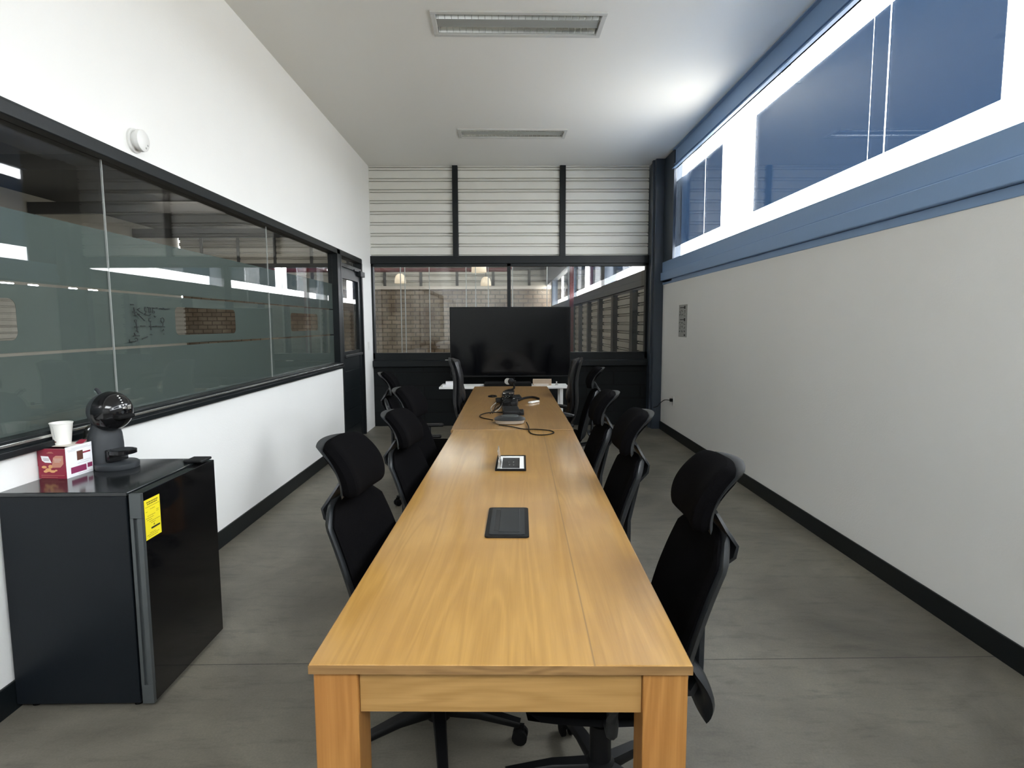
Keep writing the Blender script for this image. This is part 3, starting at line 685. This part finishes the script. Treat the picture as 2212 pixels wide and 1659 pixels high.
# ---------------------------------------------------------------- chairs
def task_chair():
    t = thing('office_chair', '', 'chair')
    # base
    m_ = MB(); m_.lathe([(.045, .075), (.045, .125), (.032, .135)], seg=20); m_.build('base_hub', 'plastic', t, True)
    for k in range(5):
        a = R(90+72*k); rot = Matrix.Rotation(a-R(90), 4, 'Z')
        m_ = MB(); m_.bar([(.03, .105), (.15, .10), (.30, .072)], [.05, .042, .034], [.04, .032, .022])
        m_.bm.transform(rot); lg = m_.build('base_leg', 'plastic', t, True)
        c_ = MB()
        for s in (-1, 1): c_.lathe([(.018, s*.006), (.0275, s*.009), (.0275, s*.022), (.018, s*.026)], (0, .30, .0275), 'x', 14)
        c_.box(-.006, .006, .285, .315, .03, .07); c_.bm.transform(rot); c_.build('caster', 'rubber', lg, True)
    m_ = MB(); m_.lathe([(.034, .13), (.034, .25), (.024, .25), (.024, .33)], seg=16); m_.build('gas_cylinder', 'plastic', t, True)
    m_ = MB(); m_.box(-.11, .11, -.16, .12, .315, .405, .02); m_.build('tilt_mechanism', 'plastic', t)
    # seat
    m_ = MB(); m_.pillow(.245, .235, .048, lambda x, s: (x, .03+s*.235, .442-.03*max(0, s-.55)**1.3*2+.008*(x/.245)**2), k=.35, p=6); m_.build('seat', 'fabric', t, True)
    m_ = MB(); m_.pillow(.225, .215, .03, lambda x, s: (x, .03+s*.215, .395), k=.35, p=6, nu=8, nv=8); m_.build('seat_shell', 'plastic', t, True)
    # back
    def bk(x, s, off=0, Wd=.22):
        return (x*(1-.04*max(0, s)-.30*max(0, s-.76)/.24), -.268-.070*s+.026*(1-s*s)*.6-off+.035*(x/Wd)**2, .677+.220*s)
    m_ = MB(); m_.pillow(.228, .2, .017, lambda x, s: bk(x, s), k=.14, p=9, nu=20, nv=28); b_ = m_.build('backrest', 'fabric', t, True)
    m_ = MB(); m_.pillow(.240, .2, .015, lambda x, s: bk(x*1.0, s*1.03, .019), k=.14, p=12, nu=20, nv=28); m_.build('back_frame', 'grey_plastic', t, True)
    m_ = MB(); m_.pillow(.16, .1, .016, lambda x, s: (x, -.262-.035*(1-s*s)-.02*s*-1, .425+.085*s), k=.5, p=5, nu=10, nv=10); m_.build('lumbar_shell', 'grey_plastic', t, True)
    m_ = MB(); m_.bar([(-.05, .385), (-.20, .372), (-.268, .385), (-.290, .44), (-.292, .60), (-.332, .78), (-.362, .835), (-.366, .872), (-.338, .915), (-.318, .955)], [.07, .07, .10, .12, .12, .12, .22, .24, .22, .16], [.03, .03, .03, .024, .022, .02, .016, .014, .014, .012])
    m_.build('spine', 'grey_plastic', t, True)
    def hr(x, s, off=0):
        return (x*(1-.04*s), -.292-.048*s-.036*s*s-off+.028*(x/.165)**2, 1.003+.094*s)
    m_ = MB(); m_.pillow(.156, .1, .031, hr, k=.40, p=12, nu=20, nv=20); m_.build('headrest', 'fabric', t, True)
    m_ = MB(); m_.pillow(.156, .1, .009, lambda x, s: hr(x, s*1.03, .024), k=.36, p=8); m_.build('headrest_shell', 'grey_plastic', t, True)
    for s in (-1, 1):
        m_ = MB(); m_.box(s*.275-.035, s*.275+.035, -.12, .13, .585, .61, .011, seg=3); ar = m_.build('armrest', 'plastic', t, True)
        m_ = MB(); m_.tube(spline([(s*.13, 0, .40), (s*.24, 0, .40), (s*.272, 0, .43), (s*.275, 0, .585)], 6), .017, 10); m_.build('arm_post', 'grey_plastic', ar, True)
    return t
proto = task_chair()
G = 'high-back office chairs around the conference tables'
# head position target (hx, hy), facing angle (direction the chair faces, degrees from +x)
chairs = [
    (-.562, 2.11, -9, 'black high-back office chair nearest on the left side of the table'),
    (.608, 1.745, 180-3, 'black high-back office chair nearest on the right side of the table'),
    (-.55, 3.10, -9, 'black high-back office chair second from the front on the left side'),
    (.590, 2.72, 180-2, 'black high-back office chair second from the front on the right side'),
    (-.620, 3.80, -12, 'black high-back office chair third from the front on the left side'),
    (.590, 3.53, 180-2, 'black high-back office chair third from the front on the right side'),
    (-.985, 5.03, 4, 'black mesh office chair standing back from the far left side of the table'),
    (.830, 5.50, 180-6, 'black mesh office chair standing back from the far right side of the table'),
]
for i, (hx, hy, ang, lab) in enumerate(chairs):
    o = proto if i == 0 else copy_tree(proto)
    dx, dy = math.cos(R(ang)), math.sin(R(ang))
    o.location = (hx+dx*.315, hy+dy*.315, 0); o.rotation_euler = (0, 0, R(ang-90))
    o.scale = (1, 1, .955 if i == 2 else 1)
    o['label'] = lab; o['category'] = 'chair'; o['group'] = G

def exec_chair():
    t = thing('executive_chair', '', 'chair')
    m_ = MB(); m_.lathe([(.045, .075), (.045, .125), (.032, .135)], seg=20); m_.build('base_hub', 'plastic', t, True)
    for k in range(5):
        rot = Matrix.Rotation(R(72*k), 4, 'Z')
        m_ = MB(); m_.bar([(.03, .105), (.15, .10), (.29, .072)], [.055, .046, .036], [.04, .032, .022]); m_.bm.transform(rot); lg = m_.build('base_leg', 'plastic', t, True)
        c_ = MB()
        for s in (-1, 1): c_.lathe([(.018, s*.006), (.0275, s*.009), (.0275, s*.022), (.018, s*.026)], (0, .29, .0275), 'x', 14)
        c_.box(-.006, .006, .275, .305, .03, .07); c_.bm.transform(rot); c_.build('caster', 'rubber', lg, True)
    m_ = MB(); m_.lathe([(.028, .13), (.028, .26), (.018, .26), (.018, .40)], seg=16); m_.build('gas_cylinder', 'plastic', t, True)
    m_ = MB(); m_.pillow(.25, .24, .055, lambda x, s: (x, .02+s*.24, .455), k=.3, p=5); m_.build('seat', 'leather', t, True)
    def eb(x, s, off=0): return (x*(1-.08*s), -.225-.045*s-.02*s**3+.02*math.sin(s*3)-off+.025*(x/.25)**2, .80+.345*s)
    m_ = MB(); m_.pillow(.25, .3, .042, eb, k=.3, p=5, nv=24); m_.build('backrest', 'leather', t, True)
    m_ = MB(); m_.pillow(.255, .3, .02, lambda x, s: eb(x, s*1.01, .035), k=.26, p=8, nv=24); m_.build('back_shell', 'leather', t, True)
    m_ = MB(); m_.pillow(.20, .1, .045, lambda x, s: (x, -.245-.01*s+.015*(x/.2)**2, 1.045+.085*s), k=.4, p=4); m_.build('head_roll', 'leather', t, True)
    m_ = MB(); m_.pillow(.21, .1, .04, lambda x, s: (x, -.205-.03*s+.015*(x/.2)**2, .80+.13*s), k=.4, p=4); m_.build('lumbar_pad', 'leather', t, True)
    for s in (-1, 1):
        m_ = MB(); m_.tube(spline([(s*.27, -.22, .56), (s*.285, -.10, .588), (s*.285, .08, .585), (s*.28, .16, .54), (s*.265, .10, .45), (s*.22, .02, .42)], 6), .021, 10); m_.build('armrest', 'leather', t, True)
    return t
ex = exec_chair()
for i, (x, y, ang, lab) in enumerate(((-.53, 6.35, 2, 'black leather executive chair with padded back at the far left end of the table'), (.745, 6.30, 180-4, 'black leather executive chair with padded back at the far right end of the table'))):
    o = ex if i == 0 else copy_tree(ex)
    dx, dy = math.cos(R(ang)), math.sin(R(ang))
    o.location = (x+dx*.25, y+dy*.25, 0); o.rotation_euler = (0, 0, R(ang-90))
    o['label'] = lab; o['category'] = 'chair'; o['group'] = 'leather executive chairs at the far end'

# ---------------------------------------------------------------- television, desk
t = thing('television', 'large black flat television in front of the back window', 'television', (.070, 8.28, 0))
m_ = MB(); m_.box(-.835, .835, 0, .045, .765, 1.735, .006); m_.build('body', 'plastic', t)
m_ = MB(); m_.box(-.822, .822, -.003, 0, .79, 1.722); m_.build('screen', 'screen', t)
m_ = MB(); m_.box(-.06, .06, .05, .11, .03, 1.3, .005); m_.box(-.3, .3, .045, .06, 1.05, 1.35); m_.build('stand_column', 'plastic', t)
m_ = MB(); m_.box(-.45, .45, -.22, .30, 0, .035, .01); m_.build('stand_base', 'plastic', t)
t = thing('side_desk', 'white desk with slim legs standing in front of the television', 'desk', (0, 7.66, 0))
m_ = MB(); m_.box(-.84, .80, -.16, .22, .685, .712, .004); m_.build('desk_top', 'white_top', t)
for x in (-.60, .71):
    for y in (-.12, .18):
        m_ = MB(); m_.box(x-.02, x+.02, y-.02, y+.02, 0, .685, .002); m_.build('leg', 'white_top', t)
m_ = MB(); m_.box(-.27, .33, -.15, .10, 0, .045, .008, seg=2)
o = m_.build('black_console', 'rubber', None, False, (0, 7.66, .712)); tag(o, 'long flat black console box resting on the white desk under the television', 'device')
t = thing('cardboard_box', 'small brown cardboard box on the right of the white desk', 'box', (.475, 7.70, .712), R(-4))
m_ = MB(); m_.box(-.12, .12, -.06, .06, 0, .075, .002); m_.build('body', 'card_box', t)
m_ = MB(); m_.box(-.105, .085, -.0615, -.0595, .008, .022); m_.build('pale_strip', 'cream', t)
t = thing('paper_stack', 'small pile of white papers and a box on the left end of the white desk', 'papers', (-.735, 7.62, .712), R(5))
m_ = MB(); m_.box(-.07, .10, -.09, .10, 0, .022, .002); m_.build('sheets', 'white_paper', t)
m_ = MB(); m_.box(-.03, .075, -.07, .06, .022, .058, .003); m_.build('small_box', 'white_card', t)
t = thing('clamp', 'tiny silver clamp standing on the right end of the white desk', 'clamp', (.66, 7.68, .712))
m_ = MB(); m_.lathe([(.022, 0), (.022, .006), (.006, .012), (.006, .03)], seg=14); m_.build('base', 'silver', t, True)
m_ = MB(); m_.lathe([(.011, -.008), (.011, .008)], (0, 0, .038), 'x', 14); m_.build('knob', 'silver', t, True)
m_ = MB(); m_.box(-.05, .05, -.012, .012, 0, .012, .002); o = m_.build('white_marker', 'white_plastic', None, False, (-.83, YB-.04, .975)); tag(o, 'small white object on the black ledge left of the television', 'marker')

# ---------------------------------------------------------------- wall items
t = thing('smoke_detector', 'round white detector high on the left wall above the window', 'detector', (XL, 3.255, 2.462))
m_ = MB(); m_.lathe([(.062, 0), (.062, .012), (.056, .014)], (0, 0, 0), 'x', 36); m_.build('mount_plate', 'white_plastic', t, True)
m_ = MB(); m_.lathe([(.046, .012), (.046, .028), (.054, .031), (.056, .036), (.055, .052), (.05, .056)], (0, 0, 0), 'x', 36); b_ = m_.build('body', 'white_plastic', t, True)
for dy, dz in ((.030, -.018), (.014, -.035)):
    m_ = MB(); m_.lathe([(.0055, .0555), (.005, .0575)], (0, dy, dz), 'x', 12); m_.build('button', 'panel_grey', b_)
t = thing('light_switch', 'pale switch plate on the left wall beside the door', 'switch', (XL, 8.50, 1.20))
m_ = MB(); m_.box(0, .008, -.04, .04, -.06, .06, .002); m_.build('plate', 'white_plastic', t)
m_ = MB(); m_.box(.008, .012, -.015, .015, -.03, .03, .001); m_.build('rocker', 'white_plastic', t)
t = thing('power_outlet', 'wall outlet with a black plug on the right wall near the back', 'outlet', (XR, 7.78, .485))
m_ = MB(); m_.box(-.008, 0, -.04, .04, -.06, .06, .002); m_.build('plate', 'white_plastic', t)
m_ = MB(); m_.box(-.045, -.008, -.018, .018, -.01, .03, .004); m_.build('plug', 'rubber', t)
m_ = MB(); m_.tube(spline([(XR-.04, 7.80, .49), (XR-.06, 7.98, .47), (XR-.06, 8.2, .40), (XR-.06, 8.36, .33), (XR-.1, 8.41, .31)], 8), .005, 6)
tag(m_.build('plug_cable', 'rubber', None, True), 'short black cable from the outlet towards the corner column', 'cable')
# laminated sheet on right wall
t = thing('laminated_sheet', 'grey laminated instruction sheet taped on the right wall', 'notice', (XR, 7.43, 1.53))
m_ = MB(); m_.box(-.003, -.0005, -.17, .17, -.20, .20); m_.build('sheet', 'lam', t)
m_ = MB()
X = -.0036
for zz, sgn in ((.165, 0), (.015, 0)):
    m_.box(X, -.003, -.10, -.045, zz-.018, zz+.018); m_.box(X, -.003, -.045, .12, zz-.005, zz+.005)
for zz in (.11, .065, -.035, -.085, -.135):
    for yy in (-.08, .02, .11):
        for k in range(4):
            a = yy+random.uniform(-.03, .025); b = zz+random.uniform(-.018, .018)
            m_.box(X, -.003, a, a+.02, b, b+.008)
m_.box(X, -.003, -.11, -.055, -.185, -.165); m_.build('print', 'black_ink', t)

# ---------------------------------------------------------------- fridge
t = thing('mini_fridge', 'black mini fridge with grey door handle against the left wall', 'fridge', (-1.665, 2.515, 0))
fx0, fx1, fy0, fy1 = -1.925+1.665, -1.442+1.665, 2.228-2.515, 2.80-2.515
m_ = MB(); m_.box(fx0, fx1, fy0, fy1, .022, .856, .004); m_.build('body', 'fridge', t)
m_ = MB(); m_.box(fx0, fx1+.006, fy0-.002, fy1+.002, .856, .872, .004); m_.build('top_panel', 'fridge_top', t)
m_ = MB(); m_.box(fx1+.004, fx1+.013, fy0+.006, fy1-.006, .03, .852); m_.build('door_gasket', 'rubber', t)
m_ = MB(); m_.box(fx1+.013, fx1+.056, fy0+.012, fy1+.002, .024, .866, .003); dr = m_.build('door', 'fridge_door', t)
m_ = MB()
xa, xb = fx1+.013, fx1+.0575
m_.box(xa, xb, fy0-.006, fy0+.012, .024, .10, .0015).box(xa, xb, fy0-.006, fy0+.012, .77, .866, .0015)
m_.box(xa, xa+.012, fy0-.006, fy0+.012, .10, .77).box(xa+.026, xb, fy0-.006, fy0+.012, .10, .77).box(xa+.012, xa+.026, fy0+.006, fy0+.012, .10, .77)
m_.build('handle', 'handle', dr)
m_ = MB(); m_.box(fx1-.035, fx1+.05, fy1-.10, fy1-.005, .872, .884, .004); m_.build('hinge_cover', 'plastic', t)
m_ = MB()
for x in (fx0+.05, fx1-.03):
    for y in (fy0+.04, fy1-.04): m_.lathe([(.016, 0), (.016, .024)], (x, y, 0), 'z', 12)
m_.build('feet', 'rubber', t)
# energy label
LX = fx1+.0562
lb = MB(); lb.box(LX, LX+.0008, 2.243-2.515, 2.345-2.515, .675, .832); lb = lb.build('energy_label', 'yellow', dr)
pr = MB(); LXX = LX+.0008
def dash(y0, y1, z, h, mb):
    y = y0
    while y < y1-.002:
        w_ = min(random.uniform(.006, .016), y1-y); mb.box(LXX, LXX+.0004, y, y+w_, z-h/2, z+h/2); y += w_+.002
ya, yb_ = 2.249-2.515, 2.339-2.515
dash(ya+.008, yb_-.008, .820, .0045, pr); dash(ya+.012, yb_-.012, .812, .0045, pr)
for z, a, b in ((.802, 0, .09), (.790, .03, .06), (.784, 0, .012), (.778, .07, .085), (.772, .07, .085), (.766, .01, .06), (.758, 0, .05), (.750, .005, .04), (.742, .02, .09), (.735, .03, .06), (.697, .02, .06), (.691, .0, .08), (.684, .01, .07)):
    dash(ya+a, ya+b, z, .0018, pr)
pr.build('print', 'ink', lb)
pr = MB(); pr.box(LXX, LXX+.0005, ya+.03, yb_-.002, .7105, .717); pr.build('scale_bar', 'black_ink', lb)
pr = MB(); pr.prism([(ya+.045, .722), (ya+.055, .722), (ya+.05, .73)], lambda a, b, d_: (d_, a, b), LXX, LXX+.0005); pr.build('pointer', 'ink', lb)

# coffee capsule carton, open
BX, BY, BZ = -1.872, 2.44, .872
t = thing('capsule_carton', 'open maroon and white coffee capsule carton on the fridge', 'carton', (BX, BY, BZ), R(-4))
w_, d_, h_ = .060, .142, .125
m_ = MB(); m_.box(-w_, w_, 0, .002, 0, h_).box(-w_-.001, -w_+.001, 0, d_, 0, h_); m_.build('maroon_panels', 'maroon', t)
m_ = MB(); m_.box(w_-.001, w_+.001, 0, d_, 0, h_+.004).box(-w_, w_, d_-.002, d_, 0, h_); m_.build('white_panels', 'white_card', t)
m_ = MB(); m_.box(-w_+.001, w_-.001, .002, d_-.002, .001, .003).box(-w_+.001, w_-.001, .002, .0035, 0, h_).box(-w_+.001, w_-.001, .045, .141, .1245, .1265); m_.build('inner_card', 'cream', t)
m_ = MB(); m_.box(-w_-.012, -w_, .004, .03, .05, h_-.004, .002); m_.build('side_flap', 'maroon', t)
F = lambda a, b, d__: (a, d__, b)
m_ = MB(); m_.prism([(-.047, .095), (-.015, .093), (-.002, .066), (-.03, .067), (-.042, .075)], F, -.0006, 0); m_.build('white_leaf', 'white_card', t)
m_ = MB(); m_.prism([(.006, .088), (.018, .096), (.049, .096), (.049, .062), (.035, .047), (-.008, .045), (.0, .06)], F, -.0005, 0); m_.build('tan_leaf', 'tan', t)
m_ = MB(); m_.prism([(.007+.0, .083), (.042, .083), (.042, .0815), (.007, .0815)], F, -.0009, -.0005).prism([(.010, .077), (.040, .077), (.040, .0755), (.010, .0755)], F, -.0009, -.0005).prism([(.010, .071), (.034, .071), (.034, .0695), (.010, .0695)], F, -.0009, -.0005); m_.build('tan_print', 'cream', t)
m_ = MB(); m_.prism([(-.038, .083), (-.012, .083), (-.012, .0815), (-.038, .0815)], F, -.001, -.0006).prism([(-.036, .077), (-.012, .077), (-.012, .0755), (-.036, .0755)], F, -.001, -.0006); m_.build('leaf_print', 'brown', t)
m_ = MB()
for a, b, r_, q in ((-.035, .048, .011, .5), (-.018, .036, .013, .6), (-.008, .05, .009, .9), (.0, .03, .012, .45), (-.03, .03, .009, .6), (.015, .034, .006, .6)):
    m_.prism([(a+r_*math.cos(k/12*6.283), b+r_*q*math.sin(k/12*6.283)) for k in range(12)], F, -.0008-.0001*abs(a)*10, -.0001)
m_.build('cookies', 'cookie', t)
m_ = MB(); m_.prism([(-.02, .108), (.008, .108), (.008, .106), (-.02, .106)], F, -.0008, 0).prism([(-.014, .112), (.003, .112), (.003, .110), (-.014, .110)], F, -.0008, 0).prism([(-.05, .014), (.05, .014), (.05, .0128), (-.05, .0128)], F, -.0008, 0).prism([(-.05, .006), (.02, .006), (.02, .005), (-.05, .005)], F, -.0008, 0); m_.build('small_print', 'tan', t)
Gx = lambda a, b, d__: (d__, a, b); wx = w_+.001
m_ = MB(); m_.prism(rect(.058, .090, .064, .103), Gx, wx, wx+.0006); m_.build('dark_picture', 'brown', t)
m_ = MB(); m_.prism(rect(.091, .132, .088, .095), Gx, wx, wx+.0006); m_.build('maroon_bar', 'maroon', t)
m_ = MB(); m_.prism(rect(.022, .105, .014, .040), Gx, wx, wx+.0006).prism(rect(.112, .138, .022, .041), Gx, wx, wx+.0006); m_.build('plum_boxes', 'plum', t)
m_ = MB()
for a, b, z in ((.01, .14, .113), (.03, .12, .118), (.015, .05, .108), (.075, .13, .058), (.06, .12, .05), (.06, .14, .006)): m_.prism(rect(a, b, z, z+.001), Gx, wx, wx+.0006)
m_.build('fine_print', 'lam', t)
m_ = MB(); m_.box(.02, .052, .09, .132, .128, .131, .001, rot=(Vector((.03, .11, .13)), Matrix.Rotation(R(25), 3, 'X'))); m_.build('torn_flap', 'maroon', t)
# paper cup
t = thing('paper_cup', 'white paper cup standing on top of the open carton', 'cup', (-1.893, 2.535, .999))
m_ = MB(); m_.lathe([(.031, .0), (.031, .004), (.041, .088), (.043, .089), (.043, .093), (.040, .093), (.030, .006), (.001, .006)], seg=36, cap=False); m_.build('cup_body', 'paper_cup', t, True)
m_ = MB()
for q, z, r_ in ((-110, .014, .0045), (-98, .014, .0025)):
    a = R(q); rr = .0325+.0003; m_.lathe([(r_, -.001), (r_, .001)], (rr*math.cos(a), rr*math.sin(a), z), 'y', 10)
m_.build('printed_mark', 'brown', t)
a = R(-100); m_ = MB(); m_.tube([(.0345*math.cos(a), .0345*math.sin(a), .03), (.0405*math.cos(a), .0405*math.sin(a), .08)], .0008, 5); m_.build('side_seam', 'lam', t)
# coffee machine
t = thing('coffee_machine', 'black capsule coffee machine with round head on the fridge', 'coffee machine', (-1.760, 2.645, .872), R(-112))
# local +y = facing direction
m_ = MB(); m_.lathe([(.083, 0), (.086, .004), (.086, .022), (.080, .027)], (0, .03, 0), 'z', 40); m_.build('base_plate', 'machine', t, True)
def body_ring(z, cy, a, b, n=28):
    return [(a*math.cos(2*math.pi*i/n), cy+b*math.sin(2*math.pi*i/n), z) for i in range(n)]
stack([body_ring(.0, -.035, .070, .058), body_ring(.04, -.035, .073, .060), body_ring(.10, -.037, .074, .060), body_ring(.145, -.036, .070, .055), body_ring(.18, -.032, .058, .048), body_ring(.21, -.025, .056, .05), body_ring(.24, -.022, .06, .058)]).build('body', 'machine', t, True)
m_ = MB(); prof = [(.085*math.sin(math.pi*k/14), -.085*math.cos(math.pi*k/14)) for k in range(1, 14)]
m_.lathe(prof, (0, .0, .252), 'x', 36); m_.bm.transform(Matrix.Translation((0, 0, 0))); hd = m_.build('head', 'machine', t, True)
m_ = MB(); prof = [(.0, .0)]+[(.088*math.sin(math.pi*k/24), .088*math.cos(math.pi*k/24)) for k in range(1, 13)]
m_.lathe([(max(r_, .001), h__) for r_, h__ in prof], (0, .008, .252), 'y', 36, cap=False); m_.build('gloss_face', 'gloss_black', hd, True)
m_ = MB(); m_.box(-.04, .04, .06, .115, .222, .243, .009, seg=3); m_.build('spout', 'rubber', hd, True)
m_ = MB()
for k in range(6):
    q = R(52-k*8); m_.box(-.003, .003, .008+.0885*math.cos(q), .010+.0895*math.cos(q), .252+.0885*math.sin(q)-.002, .252+.0885*math.sin(q)+.002)
m_.build('level_marks', 'white_plastic', hd)
m_ = MB(); q = R(12); m_.box(-.034, -.018, .008+.080*math.cos(q), .011+.0875*math.cos(q), .262, .280, .001).box(-.012, .006, .09, .0975, .266, .274); m_.build('silver_badges', 'silver', hd)
m_ = MB(); m_.tube([(0, -.045, .320), (0, -.062, .340), (0, -.074, .346)], .0085, 10); m_.build('lever_tip', 'machine', hd, True)
m_ = MB(); m_.box(-.045, .045, .015, .045, .03, .085, .006).lathe([(.050, .066), (.055, .068), (.055, .083), (.050, .085)], (0, .070, 0), 'z', 36); m_.build('drip_tray', 'gloss_black', t, True)
m_ = MB(); m_.lathe([(.044, .0855), (.044, .0865)], (0, .070, 0), 'z', 30); m_.build('tray_grid', 'grey_plastic', t)
stack([body_ring(.02, -.104, .050, .026), body_ring(.12, -.106, .052, .028), body_ring(.17, -.102, .045, .024), body_ring(.185, -.100, .03, .018)]).build('water_tank', 'tank', t, True)

# ---------------------------------------------------------------- light
W = bpy.data.worlds.new('World'); scene.world = W; W.use_nodes = True
N, L = W.node_tree.nodes, W.node_tree.links; N.clear()
o = N.new('ShaderNodeOutputWorld'); bg = N.new('ShaderNodeBackground'); L.new(bg.outputs[0], o.inputs[0])
bg.inputs[1].default_value = 13.0
tcw = N.new('ShaderNodeTexCoord'); sx_ = N.new('ShaderNodeSeparateXYZ'); L.new(tcw.outputs['Generated'], sx_.inputs[0])
rw = N.new('ShaderNodeValToRGB'); L.new(sx_.outputs[2], rw.inputs[0])
rw.color_ramp.elements[0].position = 0.0; rw.color_ramp.elements[0].color = (.42, .41, .375, 1)
rw.color_ramp.elements[1].position = 0.06; rw.color_ramp.elements[1].color = (.93, .97, 1, 1)
L.new(rw.outputs[0], bg.inputs[0])
def area(name, loc, rot, sx, sy, power, col=(1, 1, 1), portal=False):
    l = bpy.data.lights.new(name, 'AREA'); l.shape = 'RECTANGLE'; l.size = sx; l.size_y = sy; l.energy = power; l.color = col
    if portal: l.cycles.is_portal = True
    ob = bpy.data.objects.new(name, l); COL.objects.link(ob); ob.location = loc; ob.rotation_euler = rot
    return ob
area('daylight_portal', (XR+.25, (YF+7.96)/2, 2.92), (0, R(90), 0), 1.2, 7.96-YF, 1, portal=True)
area('daylight_portal', (.2, -2.1, ZC+.12), (0, 0, 0), 2.6, 2.4, 1, portal=True)  # portal of the added skylight
area('daylight_portal', (XR+.25, (YB+HY)/2, 2.92), (0, R(90), 0), 1.2, HY-YB, 1, portal=True)
for x, y in ((-9, 4), (-4, 13), (-11, 13), (-4, 22), (-11, 22), (-4, 29), (-12, 29)):
    area('hall_fill_light', (x, y, HZ-.1), (0, 0, 0), 3, 1.2, 12 if y < 5 else 40, (1, .95, .86))  # unseen fill lights added under the roof to brighten the hall

# ---------------------------------------------------------------- camera
f, yaw, pit, rol = 1290.0, R(.626), R(5.733), R(-.2441)
fw = Vector((math.sin(yaw)*math.cos(pit), math.cos(yaw)*math.cos(pit), -math.sin(pit)))
rt = Vector((math.cos(yaw), -math.sin(yaw), 0)); up = rt.cross(fw)
r2 = rt*math.cos(rol)+up*math.sin(rol); u2 = -rt*math.sin(rol)+up*math.cos(rol)
cam = bpy.data.cameras.new('Camera'); co = bpy.data.objects.new('Camera', cam); COL.objects.link(co)
cam.sensor_fit = 'HORIZONTAL'; cam.sensor_width = 36; cam.lens = f/2212*36; cam.clip_start = .02; cam.clip_end = 200
co.matrix_world = Matrix(((r2.x, u2.x, -fw.x, 0), (r2.y, u2.y, -fw.y, 0), (r2.z, u2.z, -fw.z, 1.5), (0, 0, 0, 1)))
scene.camera = co
vs = scene.view_settings; vs.view_transform = 'Standard'; vs.look = 'None'; vs.gamma = 1; vs.use_curve_mapping = False; vs.exposure = 0.88
